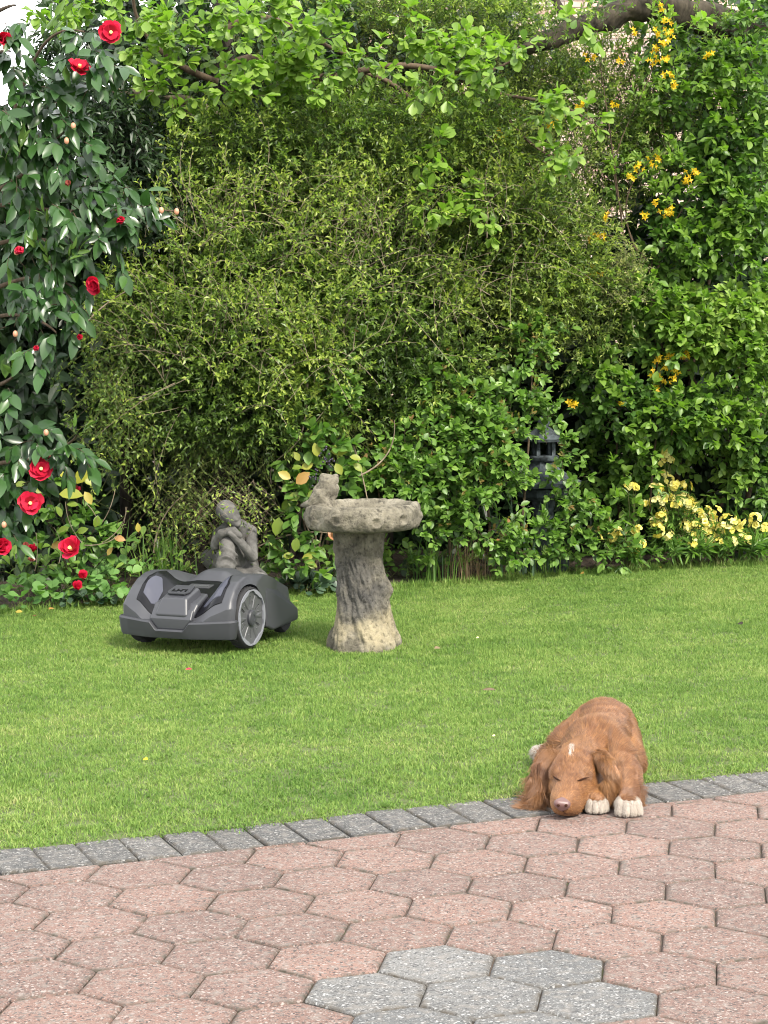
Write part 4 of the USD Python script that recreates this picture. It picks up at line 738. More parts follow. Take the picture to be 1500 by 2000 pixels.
# drooping loose tangle of thin stems low down, some of it in front of the statue
strands(pm, [(290, 560, 930, 1060, 8.45, 8.75, 1)], L_TINY, B_BROWN, 110, 0.20, (0.020, 0.009), 9, sway=0.3, tone=(0.3, 0.9), tw=0.0009, k=7)
strands(pm, [(400, 500, 935, 975, 8.30, 8.36, 1)], L_TINY, B_PALE, 24, 0.12, (0.018, 0.008), 6, sway=0.35, tone=(0.5, 1.0), tw=0.0008, k=7)
for pts in ([(600, 750), (598, 800), (575, 870), (540, 900), (530, 945)], [(690, 870), (705, 920), (720, 990)], [(545, 950), (585, 1000), (612, 1060), (625, 1110)], [(640, 1040), (520, 1060), (450, 1110)], [(160, 640), (200, 600), (265, 560)], [(700, 930), (760, 880), (770, 820)], [(300, 1080), (320, 1010), (370, 960)]):
    pm.add_limb(B_PALE, [A(x, y, 8.62 + 0.03 * (i % 2)) for i, (x, y) in enumerate(pts)], np.linspace(0.0045, 0.002, len(pts)), n=20, sides=5)
for pts in ([(470, 1130), (480, 900), (470, 700), (440, 520)], [(560, 1120), (590, 880), (600, 700), (640, 560)], [(400, 1110), (370, 900), (330, 760)], [(760, 1090), (770, 880), (780, 700)]):
    pm.add_limb(B_DARK, [A(x, y, 9.25) for x, y in pts], np.linspace(0.018, 0.006, len(pts)), n=18, sides=6)
P, d, u = blob_points(rg, [(420, 520, 8.85, 190, 90, 0.25, 60), (640, 520, 8.95, 170, 80, 0.25, 55), (360, 660, 8.7, 150, 100, 0.2, 40), (560, 680, 8.7, 170, 100, 0.2, 45), (790, 620, 9.0, 120, 110, 0.2, 40), (300, 480, 9.1, 50, 70, 0.15, 24), (700, 470, 9.05, 160, 60, .2, 40), (400, 440, 9.0, 90, 50, 0.15, 50), (560, 430, 9.0, 140, 40, .15, 60), (760, 440, 9.0, 120, 40, .15, 40), (200, 640, 8.8, 40, 60, .1, 14)])
sprigs(pm, P, mix_dir(rg, d, 0.3, (0.05, -0.35, 0.85), 1, 0.35), 0.30, 22, 0.026, 0.011, T_MINI, L_TINY, B_PALE, droop=0.2, tone0=0.3, tone1=0.95, tw=0.0017, k=6, wob=0.3)
P, d, u = blob_points(rg, [(480, 480, 8.8, 230, 110, 0.2, 70), (740, 520, 8.95, 160, 110, 0.2, 50), (950, 480, 9.1, 150, 130, .15, 50), (420, 700, 8.6, 180, 130, .15, 60), (640, 700, 8.7, 130, 110, .15, 36)])
sprigs(pm, P, mix_dir(rg, d, 0.3, (0.1, -0.3, 0.8), 1, 0.5), 0.36, 12, 0.024, 0.010, T_MINI, L_TINY, B_PALE, droop=0.35, tone0=0.3, tone1=0.95, tw=0.0019, k=7, wob=0.5)
pm.build()

# ---------------------------------------------------------------- tree with fresh bright leaves whose branches reach across the top
yt = thing('young_leaf_tree', 'tree with a slim dark trunk and fresh bright green leaf clusters across the top', 'tree'); py = Plant(yt, 105); rg = py.rng
b0 = A(450, 1110, 9.75); b0[2] = 0
part(yt, 'trunk', limb([b0, A(440, 800, 9.7), A(425, 430, 9.55), A(418, 250, 9.5), A(436, 120, 9.5), A(440, 20, 9.5), A(430, -120, 9.5)], [0.07, 0.062, 0.055, 0.050, 0.046, 0.042, 0.035], 50, 12, 0.35, 8), B_DARK, smooth=True)
for pts, rr in (([(436, 140), (520, 120), (610, 150), (700, 140), (790, 128), (880, 140), (1010, 110)], [0.025, 0.022, 0.018, 0.016, 0.014, 0.010, 0.005]), ([(430, 230), (340, 190), (290, 183), (220, 178), (140, 165), (90, 175)], [0.022, 0.020, 0.020, 0.016, 0.010, 0.005]),
                ([(440, 60), (540, 40), (640, 90), (700, 110)], [0.018, 0.014, 0.010, 0.005]), ([(425, 160), (340, 120), (280, 60), (260, -10)], [0.018, 0.014, 0.010, 0.007]), ([(700, 140), (820, 220), (850, 300), (870, 420)], [0.012, 0.009, 0.007, 0.004]),
                ([(880, 140), (960, 180), (1070, 200), (1160, 245)], [0.010, 0.008, 0.006, 0.004]), ([(960, 180), (1050, 290), (1110, 320)], [0.008, 0.006, 0.004]), ([(340, 190), (380, 230), (420, 260)], [0.01, 0.007, 0.004])):
    part(yt, 'branch', limb([A(x, y, 9.35 - 0.25 * i / len(pts)) for i, (x, y) in enumerate(pts)], rr, 34, 8, 0.3, 3), B_PALE if len(pts) == 6 else B_BROWN, smooth=True)
clus = [(240, 15, 40), (270, 30, 40), (330, 45, 45), (395, 20, 40), (300, 95, 40), (330, 150, 30), (310, 165, 25), (365, 195, 35), (405, 215, 28), (430, 165, 32), (470, 125, 30), (480, 60, 40), (455, 30, 30), (545, 30, 45), (560, 85, 40), (605, 130, 38), (640, 150, 30), (690, 130, 28), (600, 60, 40), (665, 55, 30), (560, 170, 30), (540, 200, 26), (520, 160, 32), (480, 185, 24), (590, 110, 40), (560, 130, 40), (620, 165, 24), (505, 10, 30), (650, 10, 30),
        (805, 75, 22), (830, 110, 30), (850, 165, 26), (880, 110, 34), (920, 90, 34), (960, 120, 30), (1000, 90, 26), (945, 150, 24), (1115, 45, 14), (1170, 60, 10), (1350, 60, 14), (805, 40, 18), (900, 160, 22), (935, 110, 30), (1080, 205, 22), (1060, 205, 20), (1150, 240, 22), (1095, 315, 22), (1075, 300, 18), (850, 285, 16), (843, 325, 16), (915, 370, 22), (930, 395, 20), (805, 412, 20), (870, 415, 18), (835, 395, 12), (960, 430, 14), (730, 110, 20), (760, 140, 14), (200, 25, 26), (120, 12, 22), (140, 50, 20), (95, 40, 12), (350, 90, 30), (420, 90, 25)]
P, d, u = blob_points(rg, [(x, y, 9.0 + 0.12 * math.sin(x * 0.05) + 0.1 * math.sin(y * .3), r, r * 0.8, 0.09, max(3, r * 0.26)) for x, y, r in clus])
sprigs(py, P, mix_dir(rg, d, 0.5, (0.1, -0.5, 0.05), 1, 0.4), 0.055, 7, 0.058, 0.036, T_OBOV, L_BRIGHT, B_BROWN, droop=0.2, ang=1.05, tone0=0.15, tone1=0.75, whorl=4, upface=0.9, tw=0.0016, leaf_droop=0.15)
P, d, u = blob_points(rg, [(340, 60, 9.45, 130, 70, 0.15, 36), (560, 110, 9.4, 130, 70, 0.15, 28), (900, 130, 9.4, 120, 60, 0.1, 30)])
sprigs(py, P, mix_dir(rg, d, 0.5, (0.1, -0.5, 0.05), 1, 0.5), 0.06, 7, 0.052, 0.032, T_OBOV, L_MID, B_BROWN, droop=0.2, tone0=0.1, tone1=0.6, whorl=4, upface=0.9)
py.build(single=L_BRIGHT)

# ---------------------------------------------------------------- dark evergreen behind the camellia
ev = thing('dark_evergreen', 'dark narrow-leaved evergreen in shade between the camellia and the slim trunk', 'shrub'); pe = Plant(ev, 106); rg = pe.rng
P, d, u = blob_points(rg, [(230, 270, 9.1, 100, 80, 0.25, 190), (230, 370, 9.0, 90, 80, 0.25, 170), (170, 200, 9.2, 80, 60, 0.2, 60), (310, 420, 9.0, 60, 80, 0.2, 80), (410, 130, 9.6, 90, 100, 0.15, 90), (440, 250, 9.65, 90, 90, 0.1, 70), (640, 90, 9.7, 90, 90, 0.15, 50), (520, 240, 9.5, 50, 50, 0.1, 40), (125, 70, 9.7, 35, 70, 0.1, 50), (105, 150, 9.6, 30, 40, 0.1, 24)])
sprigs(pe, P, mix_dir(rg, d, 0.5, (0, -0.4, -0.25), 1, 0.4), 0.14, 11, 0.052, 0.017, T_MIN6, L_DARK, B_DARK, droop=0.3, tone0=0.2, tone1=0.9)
pe.add_limb(B_DARK, [np.array([*A(250, 1100, 9.2)[:2], 0]), A(245, 800, 9.2), A(240, 450, 9.1), A(220, 200, 9.1)], [0.03, 0.025, 0.018, 0.008], n=20, sides=7)
pe.build()

# ---------------------------------------------------------------- camellia on the left
ca = thing('camellia_bush', 'glossy dark green camellia bush with red flowers at the left edge', 'shrub'); pk = Plant(ca, 107); rg = pk.rng
stem = np.array([*A(-110, 1150, 8.55)[:2], 0.0])
part(ca, 'trunk', limb([stem, A(-90, 900, 8.5), A(-105, 600, 8.45), A(-70, 300, 8.4), A(-60, 0, 8.4), A(-40, -150, 8.4)], [0.045, 0.042, 0.036, 0.03, 0.022, 0.012], 40, 10, 0.2, 2), B_BROWN, smooth=True)
brs = [[(-70, 300), (20, 230), (80, 95), (165, 62)], [(-80, 330), (0, 240), (70, 270), (125, 258)], [(-95, 480), (10, 400), (80, 408), (200, 412), (340, 412)], [(-95, 560), (20, 470), (130, 480), (180, 520)], [(-90, 420), (30, 350), (140, 270)], [(-100, 620), (0, 560), (80, 540), (140, 560)], [(-100, 700), (-10, 620), (60, 620), (110, 650)], [(-95, 820), (-20, 760), (20, 740), (28, 715)], [(-90, 950), (0, 905), (60, 895), (120, 875), (150, 850)], [(-90, 1000), (-30, 960), (30, 960)], [(-80, 160), (-20, 110), (20, 100)], [(-70, 60), (0, 20), (30, 10)]]
for b in brs:
    part(ca, 'branch', limb([A(x, y, 8.45 - 0.5 * i / (len(b) - 1)) for i, (x, y) in enumerate(b)], np.linspace(0.012, 0.0035, len(b)), 26, 6, 0.1, 1), B_BROWN, smooth=True)
kb = [(18, 60, 7.95, 25, 40, 0.08, 7), (25, 130, 8.0, 25, 40, 0.1, 6), (10, 215, 7.95, 22, 30, 0.1, 6), (170, 110, 8.0, 60, 60, 0.15, 16), (110, 200, 8.05, 60, 45, 0.15, 16), (190, 160, 8.05, 40, 40, 0.15, 9), (60, 200, 8.1, 45, 60, 0.15, 11), (90, 260, 8.05, 90, 45, 0.15, 18), (30, 270, 8.1, 50, 40, .15, 9), (140, 300, 8.0, 60, 40, 0.15, 12), (50, 340, 8.1, 80, 60, 0.2, 18), (200, 380, 8.1, 90, 40, 0.12, 14), (265, 422, 7.95, 45, 20, 0.08, 7), (120, 400, 8.05, 110, 50, 0.18, 20), (210, 455, 8.0, 90, 35, 0.1, 14), (50, 460, 8.05, 80, 60, 0.18, 18), (150, 500, 8.0, 90, 50, 0.15, 16), (60, 560, 8.0, 80, 50, 0.15, 13), (110, 590, 7.95, 50, 50, 0.12, 10), (50, 640, 7.95, 60, 50, 0.15, 12), (100, 680, 7.95, 35, 30, 0.1, 5), (12, 770, 7.9, 18, 45, 0.08, 5), (90, 870, 7.95, 60, 32, 0.12, 13), (130, 880, 7.9, 30, 30, 0.08, 5), (30, 900, 8.0, 50, 45, 0.12, 11), (20, 970, 7.95, 35, 45, 0.1, 8), (30, 1030, 8.0, 40, 25, 0.1, 5), (10, 380, 8.5, 110, 220, 0.2, 40), (90, 300, 8.5, 110, 110, 0.15, 18), (-20, 950, 8.4, 90, 90, 0.15, 14)]
kb = [(a, b, c, e, f, g, max(3, n * (0.62 if b > 480 else 0.72))) for a, b, c, e, f, g, n in kb]
P, d, u = blob_points(rg, kb)
sprigs(pk, P, mix_dir(rg, d, 0.5, (0.35, -0.5, -0.2), 1, 0.35), 0.09, 6, 0.082, 0.037, T_LONG, L_CAM, B_BROWN, droop=0.25, ang=0.85, tone0=0.1, tone1=0.6, leaf_droop=0.6, tw=0.0022, face=(0.25, -0.75, 0.7), start=0.25)
P, d, u = blob_points(rg, [(25, 730, 7.9, 8, 25, 0.03, 3), (40, 300, 7.95, 60, 60, 0.08, 5), (150, 850, 7.9, 12, 10, 0.02, 2), (80, 70, 7.95, 30, 20, .04, 3), (110, 480, 7.9, 60, 60, 0.08, 5)])
sprigs(pk, P, mix_dir(rg, d, 0.2, (0.3, -0.3, 0.9), 1, 0.2), 0.06, 4, 0.065, 0.020, T_LONG, L_CAM, B_GREEN, droop=0.0, ang=0.5, tone0=0.9, tone1=1.0)
pk.build(single=L_CAM)
for (x, y, R, fc, op) in [(215, 65, .047, (0.3, -1, 0.1), 0.88), (155, 137, .050, (0.2, -0.7, 0.9), 0.83), (233, 424, .030, (0.4, -0.8, -0.7), .25), (35, 480, .036, (0.2, -0.5, -0.9), .35), (192, 553, .050, (-0.5, -0.8, -0.3), 0.58), (80, 917, .050, (0.2, -1, 0.25), 0.88), (60, 983, .050, (0.1, -1, 0.15), 0.90), (-4, 1068, .055, (0.7, -0.8, 0.1), .5), (140, 1074, .055, (-0.2, -0.9, 0.5), 0.73), (70, 676, .022, (0.2, -0.8, -0.6), .2), (152, 655, .024, (0.6, -0.7, -0.4), .15), (2, 75, .045, (0.5, -0.8, -0.1), .5)]:
    flower(ca, 'camellia_flower', A(x, y, 7.83), fc, R, 7, PETAL_R, rg, op, centre=op > 0.4, layers=2)
for (x, y) in [(133, 352), (50, 1058), (62, 1085), (95, 885)]: flower(ca, 'faded_flower', A(x, y, 7.85), (0.1, -0.7, -0.7), 0.026, 6, PETAL_D, rg, 0.2, centre=False)
for (x, y) in [(187, 86), (315, 411), (345, 413), (130, 275), (143, 246), (10, 92), (90, 845), (8, 1025), (32, 492), (30, 652)]:
    b = trimesh.creation.icosphere(2, 0.0095); b.apply_scale([1, 1, 1.35]); b.apply_translation(A(x, y, 7.85)); part(ca, 'flower_bud', b, BUD, smooth=True)

# ---------------------------------------------------------------- broad-leaved shrubs on the right
rs = thing('broadleaf_shrub', 'tall bright green broad-leaved shrub filling the right side behind the yellow flowers', 'shrub'); pr = Plant(rs, 108); rg = pr.rng
for pts in ([(1300, 1080), (1290, 900), (1280, 650)], [(1320, 1080), (1340, 800), (1390, 520), (1420, 300)], [(1400, 1070), (1430, 800), (1470, 560)], [(1250, 1080), (1180, 850), (1120, 760)], [(1450, 1060), (1480, 850), (1520, 600), (1500, 200)], [(1360, 760), (1300, 560), (1290, 380)]):
    q = [A(x, y, 9.85) for x, y in pts]; pr.add_limb(B_BROWN, q, np.linspace(0.016, 0.006, len(q)), n=22, sides=6)
rb = [(1400, 640, 9.45, 110, 70, 0.2, 150), (1280, 600, 9.5, 80, 70, 0.2, 90), (1470, 720, 9.4, 70, 80, 0.18, 90), (1200, 570, 9.55, 50, 60, 0.15, 40), (1330, 660, 9.45, 90, 60, 0.2, 80), (1480, 545, 9.5, 30, 50, 0.18, 18), (1340, 560, 9.55, 40, 40, .15, 16), (1380, 480, 9.55, 110, 60, 0.18, 100), (1450, 420, 9.5, 70, 70, 0.2, 80), (1310, 500, 9.55, 60, 60, 0.15, 50), (1480, 620, 9.4, 50, 70, 0.15, 55), (1340, 800, 9.4, 100, 60, 0.18, 90), (1290, 840, 9.35, 70, 50, 0.15, 55), (1430, 830, 9.35, 80, 70, 0.18, 90), (1480, 900, 9.4, 60, 60, 0.15, 50), (1240, 800, 9.4, 60, 50, 0.15, 30), (1180, 790, 9.4, 50, 40, 0.12, 26), (1110, 830, 9.5, 50, 60, .12, 30), (1150, 900, 9.5, 50, 50, .12, 26), (1250, 900, 9.3, 60, 45, 0.12, 38), (1220, 980, 9.3, 80, 40, 0.12, 40), (1350, 880, 9.4, 90, 60, 0.15, 55), (1150, 740, 9.5, 40, 40, 0.1, 18), (1190, 690, 9.45, 60, 40, .1, 26),
      (1440, 300, 9.6, 80, 70, 0.2, 75), (1480, 180, 9.6, 60, 80, 0.2, 60), (1360, 330, 9.6, 60, 60, 0.15, 40), (1400, 130, 9.7, 70, 60, 0.2, 40), (1320, 200, 9.7, 60, 70, 0.15, 34), (1480, 60, 9.7, 60, 70, 0.2, 40), (1290, 90, 9.75, 60, 60, 0.12, 26), (1230, 330, 9.6, 50, 40, 0.1, 14), (1400, 240, 9.6, 80, 80, .15, 50), (1330, 120, 9.7, 60, 80, .12, 30), (1420, 370, 9.55, 70, 60, .15, 44), (1270, 60, 9.7, 30, 60, 0.1, 14), (1120, 190, 9.7, 70, 60, .12, 14), (1260, 230, 9.7, 60, 60, .12, 18), (1320, 420, 9.6, 50, 50, .12, 24), (1460, 960, 9.35, 60, 50, .12, 34)]
rb = [(a, b, c + (0.35 if b > 820 else 0.0), *r) for a, b, c, *r in rb]
P, d, u = blob_points(rg, rb)
sprigs(pr, P, mix_dir(rg, d, 0.5, (0, -0.45, 0.25), 1, 0.4), 0.085, 9, 0.046, 0.027, T_OVAL, L_MID, B_BROWN, droop=0.15, ang=1.0, tone0=0.15, tone1=0.62, whorl=4, upface=0.9, tw=0.0015, leaf_droop=0.1, tone_add=np.clip((meshkit.fbm(P * 2.6, 2, 9) - 0.5) * 1.3, -0.3, 0.35))
P, d, u = blob_points(rg, [(1400, 640, 9.28, 110, 70, 0.08, 46), (1280, 600, 9.3, 80, 60, 0.08, 24), (1460, 720, 9.25, 60, 80, 0.08, 26), (1380, 470, 9.35, 100, 60, 0.08, 30), (1450, 400, 9.35, 60, 60, 0.08, 22), (1340, 800, 9.25, 110, 60, 0.08, 30), (1430, 840, 9.25, 80, 70, 0.08, 28), (1240, 800, 9.25, 60, 60, 0.08, 14), (1440, 280, 9.4, 70, 80, 0.08, 24), (1460, 140, 9.4, 60, 90, 0.08, 22), (1340, 330, 9.4, 70, 70, 0.08, 20), (1380, 170, 9.5, 70, 90, 0.08, 22), (1250, 910, 9.2, 60, 40, 0.08, 12), (1200, 990, 9.2, 60, 40, 0.08, 10), (1180, 740, 9.3, 50, 60, .08, 14)])
sprigs(pr, P, mix_dir(rg, d, 0.4, (0, -0.6, 0.35), 1, 0.35), 0.05, 7, 0.046, 0.027, T_OVAL, L_BRIGHT, B_GREEN, droop=0.1, ang=1.0, tone0=0.0, tone1=0.55, whorl=4, upface=0.9, tw=0.0012)
pr.build(single=L_MID)
fs = thing('low_shrub', 'lower green shrub with reddish young tips right behind the bird bath', 'shrub'); pf = Plant(fs, 109); rg = pf.rng
fb = [(830, 760, 9.0, 50, 50, 0.12, 26), (850, 830, 8.95, 70, 50, 0.12, 40), (800, 880, 8.9, 70, 50, 0.12, 44), (740, 930, 8.85, 50, 40, 0.1, 34), (810, 940, 8.85, 70, 40, 0.12, 44), (900, 800, 9.0, 60, 60, 0.12, 34), (930, 880, 8.95, 70, 60, 0.15, 54), (890, 960, 8.9, 70, 50, 0.12, 44), (970, 940, 8.95, 60, 60, 0.12, 40), (960, 830, 9.0, 60, 60, 0.12, 34), (1010, 780, 9.1, 50, 60, 0.12, 34), (1030, 690, 9.15, 40, 50, 0.12, 28), (1060, 640, 9.2, 30, 30, 0.08, 12), (850, 1020, 8.9, 50, 40, 0.1, 26), (985, 880, 9.0, 35, 60, 0.12, 20), (1040, 825, 9.1, 50, 25, 0.1, 14), (1095, 885, 9.15, 25, 40, 0.08, 6), (870, 710, 9.1, 30, 40, .08, 10), (990, 1060, 9.0, 30, 40, .08, 20), (1060, 1060, 9.1, 70, 30, .1, 34), (1120, 1000, 9.15, 50, 40, .1, 22), (930, 1010, 8.95, 50, 40, .1, 22), (1100, 940, 9.15, 40, 30, .08, 10), (1170, 1060, 9.2, 60, 30, .08, 24), (1050, 945, 9.12, 60, 22, .05, 10), (1080, 870, 9.12, 20, 20, .04, 4), (640, 735, 8.75, 35, 40, 0.1, 18), (665, 780, 8.75, 32, 30, 0.1, 14), (625, 770, 8.75, 26, 30, 0.1, 10), (685, 680, 8.8, 10, 16, 0.05, 3), (620, 830, 8.75, 26, 30, 0.08, 8)]
P, d, u = blob_points(rg, fb)
sprigs(pf, P, mix_dir(rg, d, 0.5, (0, -0.4, 0.4), 1, 0.4), 0.085, 9, 0.040, 0.024, T_OVAL, L_MID, B_BROWN, droop=0.1, ang=1.0, tone0=0.12, tone1=0.65, whorl=4, upface=0.9, tw=0.0014)
Pr = P[rg.uniform(size=len(P)) < 0.10] + np.array([0, -0.06, 0.05]); sprigs(pf, Pr, mix_dir(rg, Pr * 0, 0.0, (0, -0.4, 0.8), 1, 0.3), 0.03, 4, 0.026, 0.014, T_OVAL, L_RED, None, ang=0.7, tone0=0.3, tone1=0.8)
for pts in ([(880, 1110), (870, 960), (840, 780)], [(960, 1105), (950, 960), (930, 820)], [(1010, 1100), (1030, 900), (1040, 680)], [(760, 1110), (745, 1000), (735, 930)], [(640, 1110), (640, 900), (640, 740)]):
    q = [A(x, y, 9.1) for x, y in pts]; pf.add_limb(B_BROWN, q, np.linspace(0.008, 0.003, len(q)), n=18, sides=5)
pf.build(single=L_MID)

# ---------------------------------------------------------------- forsythia
fo = thing('forsythia', 'thin-stemmed forsythia with golden flowers along its upright shoots, upper right', 'shrub'); pg = Plant(fo, 110); rg = pg.rng
shoots = [[(1270, 1000), (1285, 820), (1290, 700), (1240, 480), (1200, 330), (1260, 170), (1300, 20), (1310, -60)], [(1290, 900), (1300, 700), (1270, 560), (1300, 420), (1340, 330)], [(1270, 600), (1220, 470), (1170, 460), (1140, 470)], [(1290, 560), (1240, 350), (1290, 300)], [(1220, 480), (1190, 250), (1170, 110)], [(1280, 640), (1320, 430), (1420, 320)], [(1290, 820), (1330, 680)]]
for s_ in shoots: part(fo, 'shoot', limb([A(x, y, 9.44) for x, y in s_], np.linspace(0.0050, 0.0015, len(s_)), 40, 6), B_BROWN, smooth=True)
fl = [(1290, 15), (1298, 40), (1285, 65), (1305, 60), (1295, 85), (1285, 98), (1310, 75), (1275, 118), (1300, 110), (1240, 65), (1300, 145), (1155, 110), (1210, 117), (1315, 165), (1385, 105), (1182, 425), (1148, 465), (1160, 460), (1178, 462), (1310, 412), (1300, 415), (1260, 425), (1345, 345), (1360, 340), (1340, 352), (1230, 345), (1248, 330), (1275, 318), (1285, 310), (1290, 700), (1300, 715), (1310, 690), (1283, 735), (1295, 745), (1310, 740), (1278, 755), (1275, 730), (1305, 700), (1345, 680), (1335, 695), (1320, 725), (1120, 790), (970, 262), (978, 265), (1150, 515), (1150, 540), (1165, 538), (1212, 790), (1115, 785), (1080, 240), (1135, 205), (1282, 395), (1200, 200)]
for (x, y) in fl:
    pos = A(x, y, 9.28); k = 5; Vs = []
    for j in range(k):
        c = pos + rg.normal(0, 0.010, 3); f = unit(np.array([rg.normal(0, .5), -0.7, rg.normal(-0.2, .5)])); a_ = unit(np.cross(f, [0.2, 0.1, 1])); b_ = np.cross(f, a_); az = np.arange(4) * np.pi / 2 + rg.uniform(0, 1)
        rad = np.cos(az)[:, None] * a_ + np.sin(az)[:, None] * b_; V, Fc = leaves(np.tile(c, (4, 1)), unit(rad + 0.6 * f), unit(f - 0.5 * rad), np.full(4, 0.0165), np.full(4, 0.0075), T_MIN6); Vs.append(V)
    part(fo, 'flower', flat(np.concatenate(Vs), Fc), PETAL_F, tone=np.repeat(rg.uniform(0, 1, 4 * k), 6))
P, d, u = blob_points(rg, [(1300, 40, 9.4, 35, 70, 0.06, 18), (1270, 160, 9.4, 60, 60, 0.06, 14), (1210, 340, 9.4, 30, 30, 0.05, 6), (1290, 330, 9.35, 60, 40, 0.06, 14), (1310, 390, 9.35, 60, 30, 0.06, 12), (1170, 440, 9.4, 30, 20, 0.05, 6)])
sprigs(pg, P, mix_dir(rg, d, 0.3, (0, -0.2, 0.9), 1, 0.3), 0.07, 7, 0.036, 0.014, T_OVAL, L_BRIGHT, B_GREEN, ang=0.7, tone0=0.3, tone1=0.9)
pg.build()
# pale feathery sprig in the middle right
pfx = thing('pale_sprig_shrub', 'pale cream-green feathery shrub sprig among the broad leaves right of centre', 'shrub'); pp = Plant(pfx, 111)
P, d, u = blob_points(pp.rng, [(1205, 560, 9.3, 25, 45, 0.06, 60), (1235, 580, 9.3, 26, 40, 0.06, 60), (1225, 525, 9.3, 30, 25, 0.06, 40)])
sprigs(pp, P, mix_dir(pp.rng, d, 0.3, (-0.2, -0.3, 0.8), 1, 0.35), 0.10, 10, 0.020, 0.007, T_MINI, leaf_mat('cream_leaf', [(0, (0.10, 0.14, 0.05)), (0.6, (0.25, 0.28, 0.10)), (1, (0.45, 0.42, 0.16))], transl=0.3), B_PALE, tone0=0.2, tone1=0.9, tw=0.001)
pp.add_limb(B_BROWN, [np.array([*A(1215, 1075, 9.7)[:2], 0]), A(1205, 850, 9.6), A(1215, 600, 9.35)], [0.008, 0.006, 0.003], n=14, sides=5); pp.build()

# ---------------------------------------------------------------- wallflowers
def wallflower(label, base, heads, seed, nl=12):
    rh = np.random.default_rng(seed + 7); heads = [(x, y, z * 1.4) for x, y, z in heads] + [(x + rh.normal(0, 15), y + rh.normal(0, 12), z * rh.uniform(0.7, 1.15)) for k in range(2) for x, y, z in heads if rh.uniform() < 0.8]
    t = thing('wallflower', label, 'flowering plant', group=None); p = Plant(t, seed); rg = p.rng; b = np.array(base, float)
    for (x, y, sz) in heads:
        c = A(x, y, b[1] - 0.04 + rg.normal(0, 0.03)); mid = (b + c) / 2 + np.array([0, 0, 0.02]); st = np.array([b + rg.normal(0, 0.015, 3) * [1, 1, 0], mid, c - [0, 0, 0.008]])
        p.add_limb(B_GREEN, st, [0.003, 0.0025, 0.002], n=8, sides=4); Vs, Ts = [], []
        for j in range(int(5 * sz + 1)):
            o = unit(rg.normal(size=3) * [1, 0.8, 0.8] + [0, -0.5, 0.35]); cc = c + o * 0.019 * sz; f = o; a_ = unit(np.cross(f, [0.2, 0.1, 1])); b_ = np.cross(f, a_); az = np.arange(4) * np.pi / 2 + rg.uniform(0, 1); rad = np.cos(az)[:, None] * a_ + np.sin(az)[:, None] * b_
            V, Fc = leaves(np.tile(cc, (4, 1)), unit(rad + 0.3 * f), unit(f - 0.3 * rad + rg.normal(0, 0.15, (4, 3))), np.full(4, 0.0165), np.full(4, 0.0165), T_OBOV); Vs.append(V); Ts.append(np.full(4, rg.uniform(0, 1)))
        part(t, 'flower_head', flat(np.concatenate(Vs), Fc), PETAL_Y, smooth=True, tone=np.repeat(np.concatenate(Ts), Vs[0].shape[1]))
        n = 3; q = st[0] + (c - st[0]) * rg.uniform(0.3, 0.9, (n, 1)); sprigs(p, q, mix_dir(rg, q * 0, 0, (0, -0.2, 0.6), 1, 0.4), 0.05, 6, 0.045, 0.0095, T_MIN6, L_MID, None, ang=0.9, tone0=0.3, tone1=0.6)
    q = b + rg.normal(0, 0.07, (nl, 3)) * [1.3, 0.8, 0] + [0, -0.03, 0.05]; sprigs(p, q, mix_dir(rg, q * 0, 0, (0, -0.25, 0.8), 1, 0.35), 0.09, 14, 0.060, 0.011, T_MIN6, L_MID, B_GREEN, ang=0.9, tone0=0.15, tone1=0.6, k=3)
    p.build()
def gpt(x, D): return np.array([A(x, 1000, D)[0], D, 0.01])
wallflower('large clump of pale yellow wallflowers at the right edge of the lawn', gpt(1335, 9.42), [(1297, 902, .9), (1276, 956, .9), (1296, 968, .7), (1318, 948, .8), (1340, 950, .9), (1281, 981, 1), (1310, 985, .8), (1334, 974, 1), (1345, 982, .7), (1290, 1012, .9), (1284, 1036, 1.1), (1278, 1020, .7), (1352, 992, .7), (1372, 1004, 1), (1338, 1010, .8), (1338, 1030, 1), (1360, 1030, 1), (1375, 1032, 1), (1350, 1020, .8), (1330, 1048, 1), (1345, 1063, .9)], 301, 26)
wallflower('pale yellow wallflower between the large clump and the frame edge', gpt(1405, 9.45), [(1366, 1068, .8), (1378, 1042, 1), (1395, 1030, .9), (1398, 1000, .9), (1388, 1050, .9), (1406, 1040, 1), (1420, 1018, 1.1), (1430, 1025, .9), (1390, 1060, .8), (1415, 1030, .8)], 302, 14)
wallflower('small yellow wallflower at the far right edge of the photo', gpt(1475, 9.52), [(1475, 1014, 1), (1458, 1050, .8), (1495, 1032, .8), (1462, 1055, .6)], 303, 12)
wallflower('small yellow wallflower left of the large clump, nearest the stone lantern', gpt(1235, 9.36), [(1226, 950, .7), (1205, 1040, .8), (1232, 1040, .8), (1238, 1072, .8), (1196, 1048, .6), (1253, 1062, .6)], 304, 14)

# ---------------------------------------------------------------- low plants along the bed
def cover(label, x, D, n, r, seed, mat=L_COVER, leaf=(0.045, 0.040), h=0.10, name='leafy_plant', cat='plant', m=4, T=T_OBOV):
    t = thing(name, label, cat); p = Plant(t, seed); rg = p.rng; b = gpt(x, D)
    q = b + np.c_[rg.normal(0, r, n), rg.normal(0, r * 0.5, n), np.full(n, 0.01)]; d = unit(np.c_[(q - b)[:, :2] * 1.0 / max(r, .01), np.full(n, 1.6)] + rg.normal(0, 0.25, (n, 3)))
    sprigs(p, q, d, h, m, leaf[0], leaf[1], T, mat, B_GREEN, droop=0.25, ang=1.15, tone0=0.2, tone1=0.7, whorl=3 if m > 3 else 0, upface=1.6, tw=0.0013, k=4)
    p.build(single=mat, limit=60); return t
cover('leafy trefoil plant in the bottom left corner of the bed', 45, 8.24, 16, 0.06, 401, h=0.10)
